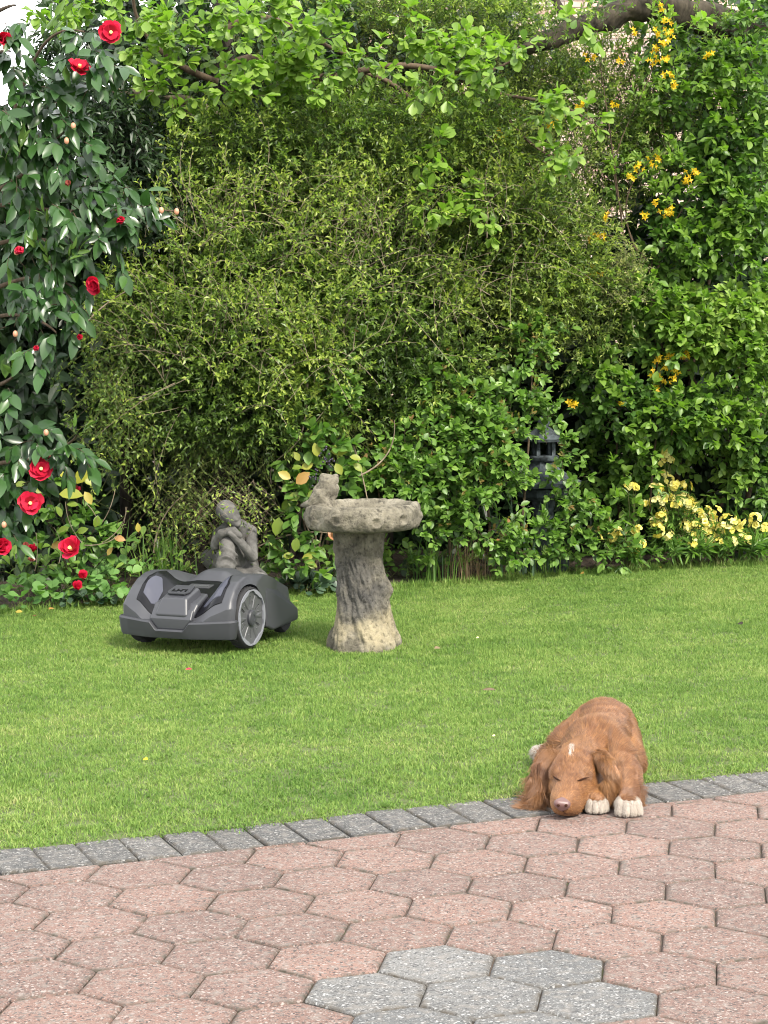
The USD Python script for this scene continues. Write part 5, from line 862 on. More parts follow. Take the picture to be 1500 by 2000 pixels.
cover('leafy green plant below the pale red fallen blossom', 135, 8.36, 26, 0.07, 402, h=0.14)
cover('leafy green plant beside the left side of the mower', 205, 8.42, 30, 0.075, 403, h=0.17)
cover('low round-leaved plant at the lawn edge left of the mower', 178, 8.31, 9, 0.04, 404, h=0.06, leaf=(0.05, 0.045))
cover('dark leafy plant under the lowest camellia flowers', 60, 8.55, 24, 0.09, 405, h=0.22, leaf=(0.06, 0.032), mat=L_MID)
cover('sparse plant with upright shoots behind the mower on the left', 165, 8.6, 20, 0.12, 406, h=0.30, leaf=(0.045, 0.026), mat=L_MID, m=8)
cover('low dark leafy plant on the soil directly right of the bird bath pedestal', 800, 9.05, 26, 0.10, 414, mat=L_MID, leaf=(0.038, 0.024), h=0.14, m=6, T=T_OVAL)
cover('ivy patch on the soil right of the pedestal below the low shrub', 870, 9.12, 22, 0.10, 415, mat=L_IVY, leaf=(0.04, 0.04), h=0.06, name='ivy', cat='ivy')
cover('leafy plant in the gap behind the bird bath pedestal', 725, 9.0, 26, 0.10, 416, mat=L_MID, leaf=(0.045, 0.028), h=0.20, m=7, T=T_OVAL)
cover('ivy trailing at the lawn edge between mower and bird bath', 585, 8.62, 22, 0.09, 407, mat=L_IVY, leaf=(0.045, 0.045), h=0.05, name='ivy', cat='ivy')
cover('ivy patch at the foot of the hedge left of the bird bath pedestal', 640, 8.70, 16, 0.06, 408, mat=L_IVY, leaf=(0.04, 0.04), h=0.06, name='ivy', cat='ivy')
cover('pale ivy at the lawn edge in the left corner', 165, 8.27, 12, 0.05, 409, mat=L_IVY, leaf=(0.035, 0.035), h=0.04, name='ivy', cat='ivy')
cover('dark green leafy plant directly left of the bird bath pedestal', 615, 8.78, 24, 0.09, 410, mat=L_MID, leaf=(0.052, 0.034), h=0.20, m=7, T=T_OVAL)
cover('low seedling with bright leaves right of the pedestal base', 1000, 9.2, 10, 0.05, 411, mat=L_BRIGHT, leaf=(0.04, 0.022), h=0.14, m=7, T=T_OVAL)
cover('low leafy plant along the lawn edge under the stone lantern', 1110, 9.25, 22, 0.12, 412, mat=L_MID, leaf=(0.04, 0.022), h=0.12, m=6, T=T_OVAL)
cover('low leafy plant at the lawn edge in the right corner', 1490, 9.6, 22, 0.12, 413, mat=L_MID, leaf=(0.04, 0.022), h=0.14, m=6, T=T_OVAL)
def blades(label, x, D, n, r, seed, L=(0.2, 0.4), wd=0.004, ramp=None, lean=0.5, name='grass_clump'):
    t = thing(name, label, 'grass'); rg = np.random.default_rng(seed); b = gpt(x, D); q = b + np.c_[rg.normal(0, r, n), rg.normal(0, r * .5, n), np.zeros(n)]
    az = rg.uniform(0, 6.28, n); Ln = rg.uniform(*L, n); ln = rg.uniform(0.1, lean, n); dd = np.c_[np.cos(az), np.sin(az)]; s = np.c_[-np.sin(az), np.cos(az), 0 * az]; V = []
    for tt, ww in ((0, 1), (0.35, 0.9), (0.7, 0.7), (1.0, 0.02)):
        c = q + np.c_[dd * (Ln * ln * tt ** 2)[:, None], Ln * (tt - 0.35 * ln * tt ** 3)]; V += [c - s * wd * ww, c + s * wd * ww]
    V = np.stack(V, 1); f = np.array([[0, 1, 3], [0, 3, 2], [2, 3, 5], [2, 5, 4], [4, 5, 7], [4, 7, 6]])
    part(t, 'blades', flat(V, f), ramp or L_MID, tone=np.repeat(rg.uniform(0.1, 0.8, n), 8), kind='stuff'); return t
L_STRAW = leaf_mat('straw_blade', [(0, (0.11, 0.075, 0.04)), (1, (0.26, 0.20, 0.12))], transl=0.3, tint=(1.1, 1.0, 0.7))
L_BLUE = leaf_mat('blue_green_blade', [(0, (0.06, 0.11, 0.06)), (1, (0.16, 0.23, 0.15))], transl=0.25, tint=(1, 1.1, 0.8))
blades('clump of long green grass leaves behind the mower', 325, 8.6, 60, 0.06, 501, (0.15, 0.38))
blades('dry straw-coloured grass clump right of the bird bath under the low shrub', 915, 8.98, 90, 0.07, 502, (0.10, 0.28), 0.0016, L_STRAW, 0.9)
blades('green grass tuft right of the bird bath pedestal', 850, 8.95, 45, 0.06, 503, (0.12, 0.3), 0.003)
blades('blue-green strap leaves in front of the stone lantern', 1010, 9.15, 12, 0.09, 504, (0.3, 0.5), 0.006, L_BLUE, 0.35, 'strap_leaf_plant')
blades('strap leaves arching behind the right-hand yellow flowers', 1470, 9.6, 16, 0.07, 505, (0.25, 0.45), 0.006, None, 0.9, 'strap_leaf_plant')
blades('thin upright grass at the lawn edge near the lantern foot', 1050, 9.2, 60, 0.10, 506, (0.08, 0.2), 0.0022)
# plant with big yellowing leaves and dark berries
au = thing('yellowing_shrub', 'shrub with big yellow and rusty leaves and dark berries left of the stone bird', 'shrub'); rg = np.random.default_rng(610)
for (x, y, L, ang, tn) in [(645, 882, .085, 10, .35), (620, 892, .06, 100, .35), (655, 905, .055, -60, .3), (683, 892, .05, -10, .3), (690, 905, .05, -40, .25), (612, 905, .055, 200, .45), (578, 945, .075, 40, .8), (568, 935, .06, 150, .6), (588, 965, .06, 200, .2), (600, 970, .05, 30, .1), (640, 1040, .05, -40, 1.0), (652, 1030, .05, -70, .95), (625, 1030, .045, 160, .9), (575, 1085, .05, 180, .3), (590, 1090, .05, 10, .35), (600, 1100, .045, -20, .25), (585, 900, .045, 120, .3), (570, 915, .045, 10, .15), (545, 1010, .08, -100, .05), (580, 1050, .06, -100, .1), (600, 1080, .055, -30, .1), (620, 860, .05, 70, .1), (560, 975, .05, 250, .15)]:
    a_ = math.radians(ang); V, Fc = leaves(A(x, y, 8.52 + rg.normal(0, .02))[None], np.array([[math.cos(a_), -0.15, math.sin(a_)]]), np.array([[0.2, -1, 0.35]]) + rg.normal(0, .25, 3), np.array([L]), np.array([L * 0.66]), T_OVAL)
    part(au, 'leaf', (V[0], Fc), L_AUT, smooth=True, tone=np.full(len(V[0]), tn))
pa = Plant(au, 611); b0 = gpt(610, 8.65)
for (x, y) in [(620, 880), (660, 900), (575, 950), (590, 1090), (640, 1040), (550, 1000)]: pa.add_limb(B_BROWN, [b0 + rg.normal(0, .02, 3) * [1, 1, 0], (b0 + A(x, y, 8.56)) / 2 + [0, .05, .05], A(x, y, 8.55)], [0.006, 0.004, 0.002], n=14, sides=5)
P, d, u = blob_points(pa.rng, [(600, 985, 8.62, 50, 70, .06, 26), (620, 870, 8.62, 50, 30, .06, 14), (570, 1080, 8.62, 50, 40, .06, 16), (650, 930, 8.62, 40, 40, .06, 12)])
sprigs(pa, P, mix_dir(pa.rng, d, .4, (0, -.4, .3), 1, .4), 0.07, 6, 0.056, 0.034, T_OVAL, L_MID, B_BROWN, tone0=0.05, tone1=0.45, whorl=3)
BERRY = plain('dark_berry', (0.025, 0.018, 0.035), 0.35)
for i in range(34):
    c = A(638 + rg.normal(0, 9), 896 + rg.normal(0, 9), 8.5) if i < 22 else A(618 + rg.normal(0, 7), 930 + rg.normal(0, 10), 8.5); s_ = trimesh.creation.icosphere(1, 0.0045); s_.apply_translation(c + [0, rg.normal(0, .01), 0]); part(au, 'berry', s_, BERRY, smooth=True)
pa.build()
ab = thing('faded_leaf_shrub', 'small shrub with faded tan and olive leaves under the camellia', 'shrub'); rg = np.random.default_rng(620); b0 = gpt(140, 8.5); pa = Plant(ab, 621)
for (x, y, L, ang, tn) in [(150, 945, .085, 60, .45), (125, 935, .06, 110, .5), (115, 965, .10, 0, .35), (90, 960, .06, 170, .45), (160, 930, .07, -30, .35), (50, 942, .05, 200, .2), (130, 985, .05, 0, .1), (165, 960, .06, -60, .6), (60, 950, .05, -30, .25), (270, 1040, .04, 90, .6), (222, 1050, .05, -10, .9), (150, 1040, .05, 20, .05), (185, 1030, .05, 70, .05), (135, 1030, .05, 200, .1), (170, 1050, .045, -20, .1), (120, 1010, .05, 110, .05), (100, 1070, .05, 30, .75), (210, 1085, .04, 60, .7)]:
    a_ = math.radians(ang); V, Fc = leaves(A(x, y, 8.28 + rg.normal(0, .03))[None], np.array([[math.cos(a_), -0.15, math.sin(a_)]]), np.array([[0.2, -1, 0.45]]) + rg.normal(0, .25, 3), np.array([L]), np.array([L * 0.6]), T_OVAL)
    part(ab, 'leaf', (V[0], Fc), L_AUT, smooth=True, tone=np.full(len(V[0]), tn))
    pa.add_limb(B_BROWN, [b0 + rg.normal(0, .03, 3) * [1, .5, 0], (b0 + A(x, y, 8.3)) / 2 + [0, .05, .04], A(x, y, 8.29)], [0.0022, 0.0018, 0.0012], n=10, sides=4)
for pts in ([(160, 1060), (130, 1000), (128, 980)], [(200, 1060), (240, 1020), (248, 990)], [(165, 1065), (230, 1045), (245, 990)], [(115, 1100), (118, 1060), (105, 1030)], [(200, 1020), (225, 955)], [(170, 985), (190, 1020)], [(68, 1115), (70, 1040)]): pa.add_limb(B_PALE, [A(x, y, 8.22) for x, y in pts] if len(pts) > 2 else [A(*pts[0], 8.22), A((pts[0][0] + pts[1][0]) / 2 + 4, (pts[0][1] + pts[1][1]) / 2, 8.2), A(*pts[1], 8.22)], np.linspace(.002, .001, max(3, len(pts))), n=14, sides=4)
P, d, u = blob_points(pa.rng, [(150, 1040, 8.4, 70, 40, .06, 22), (110, 980, 8.4, 50, 40, .06, 10), (230, 1070, 8.45, 40, 30, .06, 8)])
sprigs(pa, P, mix_dir(pa.rng, d, .4, (0, -.4, .4), 1, .4), 0.06, 6, 0.048, 0.028, T_OVAL, L_MID, B_BROWN, tone0=0.1, tone1=0.5, whorl=3)
pa.build()
# fallen camellia blossoms in the bed and petals, leaves and twigs on the lawn
for (x, y, lab, D_) in [(150, 1150, 'fallen red camellia blossom lying at the lawn edge beside the mower', 8.26), (160, 1130, 'crushed red camellia blossom just above the one at the lawn edge', 8.30), (145, 962, 'dark red blossom caught behind the tan leaves under the camellia', 8.35), (62, 1078, 'dark red blossom on the ground below the leftmost flowers', 8.3)]:
    t = thing('fallen_blossom', lab, 'flower'); flower(t, 'petals', A(x, y, D_), (0.2, -0.7, 0.7), 0.036, 6, PETAL_R, np.random.default_rng(x), 0.5, centre=False, layers=2)
def flake(x, y, L, mat, tn, name, label, cat, seed, W=0.7, T=T_OVAL):
    rg = np.random.default_rng(seed); p = at(x, y, 0.022); a_ = rg.uniform(0, 6.28); V, Fc = leaves(p[None], np.array([[math.cos(a_), math.sin(a_), 0.1]]), np.array([[rg.normal(0, .3), rg.normal(0, .3) - 0.3, 1]]), np.array([L]), np.array([L * W]), T)
    q = numbered('/World', name); m = usdkit.mesh(stage, q, (V[0], Fc), mat, smooth=True); UsdGeom.PrimvarsAPI(m).CreatePrimvar('tone', Sdf.ValueTypeNames.FloatArray, 'vertex').Set(Vt.FloatArray([tn] * len(V[0]))); tag(m.GetPrim(), label, cat)
flake(375, 1307, 0.022, PETAL_R, .9, 'fallen_petal', 'single red petal on the grass in front of the mower', 'petal', 1)
flake(68, 1203, 0.028, PETAL_D, .6, 'fallen_petal', 'dull red petal on the grass at the far left', 'petal', 2)
flake(572, 1175, 0.026, PETAL_Y, .8, 'fallen_petal', 'pale petal on the grass behind the mower tail', 'petal', 3)
flake(560, 1180, 0.020, L_AUT, .4, 'fallen_leaf', 'small tan leaf on the grass between mower and bird bath', 'leaf', 4)
flake(1442, 1217, 0.030, B_DARK, .4, 'fallen_leaf', 'small dark leaf lying on the lawn at the right', 'leaf', 5)
flake(968, 1347, 0.042, L_STRAW, .2, 'fallen_leaf', 'thin brown leaf on the lawn right of the bird bath', 'leaf', 6, W=.25)
flake(860, 1265, 0.028, L_STRAW, .8, 'fallen_leaf', 'straw-coloured leaf in the pale patch just right of the pedestal', 'leaf', 7)
flake(1140, 1120, 0.025, L_AUT, .75, 'fallen_leaf', 'brown leaf at the far lawn edge under the lantern', 'leaf', 8)
flake(280, 1482, 0.018, PETAL_F, .6, 'fallen_petal', 'tiny golden petal on the near lawn at the left', 'petal', 9)
flake(30, 1195, 0.03, L_AUT, .6, 'fallen_leaf', 'tan leaf at the lawn edge in the left corner', 'leaf', 10)
flake(95, 1190, 0.03, L_AUT, .8, 'fallen_leaf', 'rusty leaf at the lawn edge left of the mower', 'leaf', 11)
flake(1290, 1108, 0.02, PETAL_Y, .3, 'fallen_petal', 'yellow petal on the lawn below the large wallflower clump', 'petal', 12)
flake(930, 1245, 0.014, PETAL_Y, 1., 'fallen_petal', 'tiny white petal on the lawn right of the pedestal', 'petal', 13)
flake(962, 1436, 0.012, PETAL_Y, 1., 'fallen_petal', 'tiny white petal on the lawn left of the dog', 'petal', 14)
# ---------------------------------------------------------------- stone statue of a seated figure
STAT = plain('statue_stone', (0.085, 0.082, 0.077), 0.85, spec=0.25, vary=0.55, vscale=16.0, bump=(70.0, 0.5, 0.004))
SX, SY = A(460, 1120, 8.42)[0], 8.42
statue = thing('seated_statue', 'grey stone statue of a seated figure bowing its head over one raised knee', 'statue', (SX, SY, 0.02))
def S(px, py, D): return at(px, py, D=D) - np.array([SX, SY, 0.02])
sj = {'hip': (S(462, 1118, 8.55), .075), 'hip2': (S(485, 1125, 8.5), .06), 'waist': (S(468, 1085, 8.55), .062), 'chest': (S(466, 1052, 8.54), .058), 'shR': (S(490, 1037, 8.52), .026), 'shL': (S(428, 1045, 8.50), .030), 'neck': (S(458, 1022, 8.50), .03),
      'elR': (S(494, 1088, 8.42), .021), 'faR': (S(474, 1064, 8.38), .0185), 'haR': (S(456, 1046, 8.36), .017), 'fin': (S(448, 1041, 8.35), .012),
      'elL': (S(420, 1066, 8.42), .02), 'faL': (S(432, 1042, 8.37), .018), 'haL': (S(456, 1036, 8.36), .0165), 'haL2': (S(468, 1046, 8.36), .012),
      'knee': (S(444, 1062, 8.38), .031), 'shin': (S(443, 1088, 8.36), .036), 'hem': (S(440, 1106, 8.35), .042), 'thigh': (S(452, 1090, 8.48), .045),
      'foot': (S(442, 1128, 8.33), .022), 'foot2': (S(438, 1133, 8.27), .017),
      'knee2': (S(505, 1132, 8.42), .04), 'skirt': (S(480, 1138, 8.40), .035), 'base1': (S(430, 1142, 8.45), .03), 'base2': (S(505, 1142, 8.45), .03), 'back': (S(410, 1090, 8.6), .04)}
st = skin([('hip', 'waist', 'hip2'), ('waist', 'chest'), ('chest', 'shR', 'neck'), ('chest', 'shL', 'neck'), ('shR', 'elR'), ('elR', 'faR'), ('faR', 'haR'), ('haR', 'fin'), ('shL', 'elL'), ('elL', 'faL'), ('faL', 'haL'), ('haL', 'haL2'), ('hip', 'thigh', 'knee'), ('knee', 'shin'), ('shin', 'hem'), ('foot', 'foot2'), ('hem', 'foot'), ('hip2', 'knee2', 'skirt'), ('skirt', 'base1', 'hip'), ('skirt', 'base2', 'hip2'), ('waist', 'back', 'hip')], sj, 0.0055, 7)
v = st.vertices.copy(); nrm = st.vertex_normals; k0, k1 = sj['knee'][0], sj['hem'][0]
ax = unit(k1 - k0); tt = (v - k0) @ ax / np.linalg.norm(k1 - k0); rr = np.linalg.norm(v - k0 - np.outer((v - k0) @ ax, ax), axis=1); xo = (v - k0)[:, 0]
drape = np.maximum(0, np.sin((tt * 2.6 + 0.5 - (xo / 0.034) ** 2 * 0.55) * 2 * np.pi / 1.0)) * np.clip(1 - np.abs(tt - 0.62) / 0.55, 0, 1) * (rr < 0.055)
low = np.clip((sj['waist'][0][2] - 0.01 - v[:, 2]) / 0.05, 0, 1) * (xo > 0.03)
st.vertices = v + nrm * (0.014 * drape + 0.004 * low * np.sin(v[:, 2] * 240 + v[:, 0] * 90) + 0.003 * (meshkit.fbm(v * 60, 3, 3) - 0.5))[:, None]
part(statue, 'body', st, STAT, smooth=True)
hj = {'skull': (S(441, 996, 8.44), .042), 'skull2': (S(446, 1001, 8.42), .040), 'face': (S(456, 1012, 8.40), .030), 'chin': (S(464, 1023, 8.39), .016), 'nose': (S(462, 1015, 8.375), .008), 'neck': (S(458, 1024, 8.49), .028), 'ear': (S(462, 1004, 8.43), .012)}
hd = skin([('skull', 'skull2'), ('skull2', 'face'), ('face', 'chin'), ('face', 'nose'), ('skull2', 'neck'), ('ear', 'skull2')], hj, 0.006, 3)
v = hd.vertices.copy(); c = hj['skull'][0]; hair = np.clip(((v - hj['face'][0]) @ unit(c - hj['face'][0])) / 0.02, 0, 1)
cells_ = np.sin(v[:, 0] * 520) * np.sin(v[:, 1] * 520) * np.sin(v[:, 2] * 520 + v[:, 0] * 260); hd.vertices = v + hd.vertex_normals * (0.0028 * cells_ * hair)[:, None]
part(statue, 'head', hd, STAT, smooth=True)

# ---------------------------------------------------------------- stone lantern half hidden in the shrubs
LANT = plain('lantern_stone', (0.046, 0.056, 0.062), 0.9, spec=0.15, vary=0.75, vscale=26.0, bump=(50.0, 0.5, 0.005))
LX = A(1062, 1000, 9.36)[0]
lan = thing('stone_lantern', 'dark blue-grey stone garden lantern with a broad roof half hidden in the shrubs', 'lantern', (LX, 9.36, 0.03), 0.45)
def pyr(prof, n=4, rot=math.pi / 4):
    """Stacked n-sided rings (z, radius)."""
    V = [(r * math.cos(a), r * math.sin(a), z) for z, r in prof for a in rot + np.arange(n) * 2 * np.pi / n]; Fc = []
    for i in range(len(prof) - 1):
        for j in range(n):
            jn = (j + 1) % n; Fc += [[i * n + j, i * n + jn, (i + 1) * n + jn], [i * n + j, (i + 1) * n + jn, (i + 1) * n + j]]
    for i in range(1, n - 1): Fc += [[0, i + 1, i], [(len(prof) - 1) * n, (len(prof) - 1) * n + i, (len(prof) - 1) * n + i + 1]]
    return np.array(V, float), np.array(Fc)
part(lan, 'base', pyr([(-0.03, .12), (0.04, .12), (0.06, .09)], 6), LANT)
part(lan, 'column', pyr([(0.055, .060), (0.10, .048), (0.24, .046), (0.30, .060)], 12), LANT, smooth=40)
part(lan, 'lower_tray', pyr([(0.295, .09), (0.31, .12), (0.345, .12), (0.35, .08)], 6), LANT)
part(lan, 'lower_roof', pyr([(0.355, .175), (0.375, .180), (0.40, .125), (0.435, .075), (0.46, .062), (0.475, .058)], 6), LANT)
part(lan, 'neck_ring', pyr([(0.472, .068), (0.478, .072), (0.490, .072), (0.496, .06)], 12), LANT, smooth=40)
for k in range(4):
    a = k * math.pi / 2 + 0.5; t = trimesh.creation.box([0.018, 0.014, 0.075]); t.apply_translation([0.05 * math.cos(a), 0.05 * math.sin(a), 0.528]); part(lan, 'post', t, LANT)
part(lan, 'upper_roof', pyr([(0.560, .098), (0.572, .104), (0.589, .085), (0.612, .045), (0.629, .022)], 6), LANT)
part(lan, 'finial', pyr([(0.625, .022), (0.642, .03), (0.662, .024), (0.679, .004)], 10), LANT, smooth=50)

# ---------------------------------------------------------------- sleeping dog
def fur_mat(name, root, mid, tip, rough=0.38):
    return M(name, {'h': ('hair_info', {}), 'g': ('geometry', {}), 'n': ('noise_texture', {'scale': 14.0, 'detail': 3.0, 'roughness': 0.5}), 'hs': ('math', {'math_type': 'multiply_add', 'value2': 0.55}), 'ns': ('math', {'math_type': 'multiply_add', 'value2': 0.9, 'value3': -0.2}),
        'r': ('rgb_ramp', {'ramp': [(0.0, root), (0.45, mid), (1.0, tip)]}), 'p': ('principled_bsdf', {'roughness': rough, 'specular_ior_level': 0.5})},
        [('g.position', 'n.vector'), ('n.fac', 'ns.value1'), ('h.intercept', 'hs.value1'), ('ns.value', 'hs.value3'), ('hs.value', 'r.fac'), ('r.color', 'p.base_color')])
F_RED = fur_mat('red_coat', (0.095, 0.036, 0.012), (0.205, 0.093, 0.034), (0.35, 0.21, 0.10))
F_DEEP = fur_mat('deep_red_coat', (0.060, 0.021, 0.007), (0.140, 0.056, 0.018), (0.24, 0.118, 0.046))
F_GOLD = fur_mat('golden_coat', (0.16, 0.065, 0.020), (0.295, 0.148, 0.055), (0.43, 0.275, 0.145))
F_EAR = fur_mat('ear_coat', (0.075, 0.027, 0.009), (0.22, 0.108, 0.042), (0.46, 0.33, 0.20))
F_WHITE = fur_mat('white_coat', (0.26, 0.22, 0.18), (0.37, 0.33, 0.285), (0.46, 0.43, 0.385))
SKIN = plain('dog_under_coat', (0.125, 0.054, 0.018), 0.7, vary=0.25, vscale=20.0)
SKINW = plain('dog_white_skin', (0.30, 0.255, 0.215), 0.7, vary=0.15)
NOSE = plain('dog_nose', (0.10, 0.052, 0.048), 0.42, spec=0.5, bump=(900.0, 0.3, 0.0006))
LID = plain('dog_eyelid', (0.028, 0.011, 0.006), 0.9, spec=0.1)
PAD = plain('dog_claw', (0.06, 0.04, 0.035), 0.5)
dog = thing('sleeping_dog', 'red-gold spaniel asleep on the kerb with white front paws and long ears', 'dog')
dj = {k: (at(x, y, D=D), r) for k, (x, y, D, r) in {
    'noseb': (1098, 1572, 4.675, .024), 'muz': (1104, 1563, 4.70, .035), 'muzl': (1093, 1573, 4.695, .021), 'muzr': (1119, 1573, 4.705, .024), 'chin': (1108, 1580, 4.72, .018), 'jaw': (1130, 1570, 4.76, .028), 'stop': (1111, 1541, 4.745, .036), 'cheekl': (1098, 1540, 4.79, .032), 'cheekr': (1142, 1541, 4.79, .035),
    'browl': (1094, 1511, 4.785, .026), 'browr': (1137, 1513, 4.775, .028), 'skull': (1124, 1501, 4.835, .053), 'skullb': (1129, 1495, 4.87, .052), 'occ': (1130, 1487, 4.90, .052),
    'neck': (1148, 1474, 4.955, .050), 'neckb': (1155, 1484, 4.95, .052), 'should': (1160, 1452, 5.03, .070), 'shl': (1125, 1475, 5.00, .044), 'shr': (1200, 1470, 4.98, .046), 'chest': (1165, 1495, 4.98, .064),
    'mid': (1176, 1446, 5.14, .074), 'belly': (1173, 1465, 5.10, .066), 'rump': (1180, 1428, 5.26, .088), 'tailb': (1192, 1442, 5.33, .05),
    'hipl': (1126, 1440, 5.25, .052), 'kneel': (1102, 1456, 5.17, .044), 'hipr': (1216, 1450, 5.22, .048), 'kneer': (1230, 1472, 5.12, .034), 'hockr': (1243, 1492, 5.10, .026),
    'hockl': (1085, 1466, 5.26, .026), 'footl': (1062, 1471, 5.27, .020), 'toel': (1048, 1473, 5.28, .017), 'toel2': (1056, 1478, 5.25, .014),
    'elbr': (1226, 1514, 4.87, .036), 'wrr': (1228, 1556, 4.765, .026), 'par': (1226, 1577, 4.715, .026), 'elbl': (1165, 1540, 4.88, .04), 'wrl': (1158, 1566, 4.79, .027), 'pal': (1164, 1576, 4.745, .024)}.items()}
for k, (p, r) in dj.items():                                           # nothing may sink into the ground
    p[2] = max(p[2], r * 0.93 + (0.002 if k not in ('hockl', 'footl', 'toel', 'toel2', 'hockr', 'kneer', 'kneel') else 0.012))
bones = [('noseb', 'muz'), ('muz', 'muzl', 'noseb'), ('muz', 'muzr', 'noseb'), ('muzl', 'muzr', 'chin'), ('muz', 'stop', 'jaw'), ('stop', 'cheekl', 'skull'), ('stop', 'cheekr', 'skull'), ('jaw', 'cheekr', 'chin'), ('browl', 'skull'), ('browr', 'skull'), ('skull', 'skullb', 'occ'), ('cheekl', 'skullb'), ('cheekr', 'skullb'), ('occ', 'neck', 'neckb'), ('neck', 'should', 'neckb'), ('should', 'chest', 'shl'), ('should', 'chest', 'shr'), ('should', 'mid', 'belly'), ('chest', 'belly', 'mid'), ('mid', 'rump', 'belly'), ('rump', 'tailb'), ('rump', 'hipl', 'kneel'), ('rump', 'hipr', 'kneer'), ('kneer', 'hockr'), ('kneel', 'hockl'), ('hockl', 'footl'), ('footl', 'toel'), ('footl', 'toel2'), ('shr', 'elbr'), ('elbr', 'wrr'), ('wrr', 'par'), ('shl', 'elbl'), ('elbl', 'wrl'), ('wrl', 'pal'), ('chest', 'elbl')]
body = skin(bones, dj, 0.010, 14)
# toes on the front and the visible hind paws
def toes(c, fwd, R, n=4, spread=0.74):
    f = unit(np.array([fwd[0], fwd[1], 0])); s = np.array([f[1], -f[0], 0]); ms = []
    for i in range(n):
        o = (i - (n - 1) / 2) / ((n - 1) / 2); b = c + s * o * R * spread * 0.75 + f * R * 0.45 * (1 - 0.25 * o * o); tip = c + s * o * R * spread + f * R * (0.95 - 0.30 * o * o); tip[2] = R * 0.34; b[2] = R * 0.95
        ms.append(m3.Manifold.batch_hull([m3.Manifold.sphere(R * 0.47, 16).translate(tuple(map(float, b))), m3.Manifold.sphere(R * 0.44, 16).translate(tuple(map(float, tip))), m3.Manifold.sphere(R * 0.48, 16).translate(tuple(map(float, (b + tip) / 2 + [0, 0, R * 0.22])))]))
    ms.append(m3.Manifold.batch_hull([m3.Manifold.sphere(R * 0.78, 18).translate(tuple(map(float, (c[0] + x_ * s[0], c[1] + x_ * s[1], R * 0.8)))) for x_ in (-R * 0.35, R * 0.35)] + [m3.Manifold.sphere(R * 0.7, 18).translate(tuple(map(float, (*(c - f * R)[:2], R * 0.9))))]))
    mm = m3.Manifold.batch_boolean(ms, m3.OpType.Add).refine_to_length(0.005).to_mesh(); t = trimesh.Trimesh(mm.vert_properties[:, :3], mm.tri_verts, process=True); trimesh.smoothing.filter_taubin(t, 0.5, 0.45, 4); t.apply_translation([0, 0, 0.002]); return t
pr_, pl_ = dj['par'][0].copy(), dj['pal'][0].copy()
pawr, pawl = toes(pr_, (0.02, -1), 0.028), toes(pl_, (0.10, -1), 0.024)
hp = dj['footl'][0].copy(); pawh = toes(hp, (-1, -0.2), 0.020); pawh.apply_translation([0, 0, 0.012])
db = part(dog, 'body', body, SKIN, smooth=True)
rgd = np.random.default_rng(77)
nosep = dj['noseb'][0] + np.array([0, -0.02, 0.01])
def curves(parent, name, P, w0, mat, label=None, kind='stuff', wt=0.25):
    n, k, _ = P.shape; q = numbered(parent, name); c = UsdGeom.BasisCurves.Define(stage, q); c.CreateTypeAttr('linear'); c.CreateCurveVertexCountsAttr(Vt.IntArray.FromNumpy(np.full(n, k, np.int32)))
    c.CreatePointsAttr(Vt.Vec3fArray.FromNumpy(P.reshape(-1, 3).astype(np.float32))); w = np.broadcast_to(np.broadcast_to(w0, n)[:, None] * np.linspace(1, wt, k)[None], (n, k))
    c.CreateWidthsAttr(Vt.FloatArray.FromNumpy(np.ascontiguousarray(w).ravel().astype(np.float32))); c.SetWidthsInterpolation('vertex')
    UsdShade.MaterialBindingAPI.Apply(c.GetPrim()).Bind(mat); tag(c.GetPrim(), label, None, None, kind); return q
def grow(mesh, n, length, lift, flow, rng, droop=0.0, wave=0.0, k=5, rnd=0.12, clump=0.0):
    """Hairs from random points of a mesh; flow(p, nrm) is the lie of the coat, length(p) in metres."""
    pts, fi = trimesh.sample.sample_surface(mesh, n, seed=int(rng.integers(1 << 30))); nr = mesh.face_normals[fi]
    ok = pts[:, 2] > 0.004; pts, nr = np.asarray(pts)[ok], nr[ok]; n = len(pts)
    fl = flow(pts, nr); fl = fl - (fl * nr).sum(1, keepdims=True) * nr; fl = unit(fl + rng.normal(0, rnd, (n, 3)))
    if clump: fl = unit(fl + clump * (np.stack([meshkit.noise(pts * 55, 1), meshkit.noise(pts * 55, 2), meshkit.noise(pts * 55, 3)], -1) - 0.5))
    L = length(pts) * rng.uniform(0.65, 1.2, n); t = np.linspace(0, 1, k); side = np.cross(nr, fl)
    P = pts[:, None] + fl[:, None] * (L[:, None] * t)[..., None] * (1 - 0.1 * t)[None, :, None] + nr[:, None] * (L[:, None] * lift * (t - 0.75 * t * t))[..., None] + side[:, None] * (L[:, None] * wave * np.sin(t[None] * 4 + meshkit.noise(pts * 30, 7)[:, None] * 6.3))[..., None]
    P[..., 2] -= droop * L[:, None] * (t ** 2)[None]; P[..., 2] = np.maximum(P[..., 2], 0.0035); return P, pts
def lie(p, nr):
    r = unit(p - nosep); back = np.array([0.05, 0.55, 0.0]); return r + back * np.clip((p[:, 1:2] - 4.9) * 6, 0, 1) + np.array([0, 0, -0.9]) * np.clip((p[:, 1:2] - 4.86) * 8, 0, 1) * (0.35 + 0.65 * (np.abs(nr[:, 2:]) < 0.6))
skc = dj['skull'][0]
def coat_len(p):
    d = p[:, 1]; base = np.interp(d, [4.62, 4.70, 4.78, 4.86, 4.92, 4.99, 5.05, 5.3], [0.004, 0.008, 0.013, 0.020, 0.034, 0.030, 0.022, 0.020])
    leg = (p[:, 0] > dj['elbr'][0][0] - 0.03) & (d < 4.90); base = np.where(leg, 0.014, base); return base * np.where(p[:, 2] < 0.05, np.where(d > 4.95, 0.8, 1.0), 1.0)
white_spots = [(at(1119, 1472, D=4.775), 0.011, 0.028)]
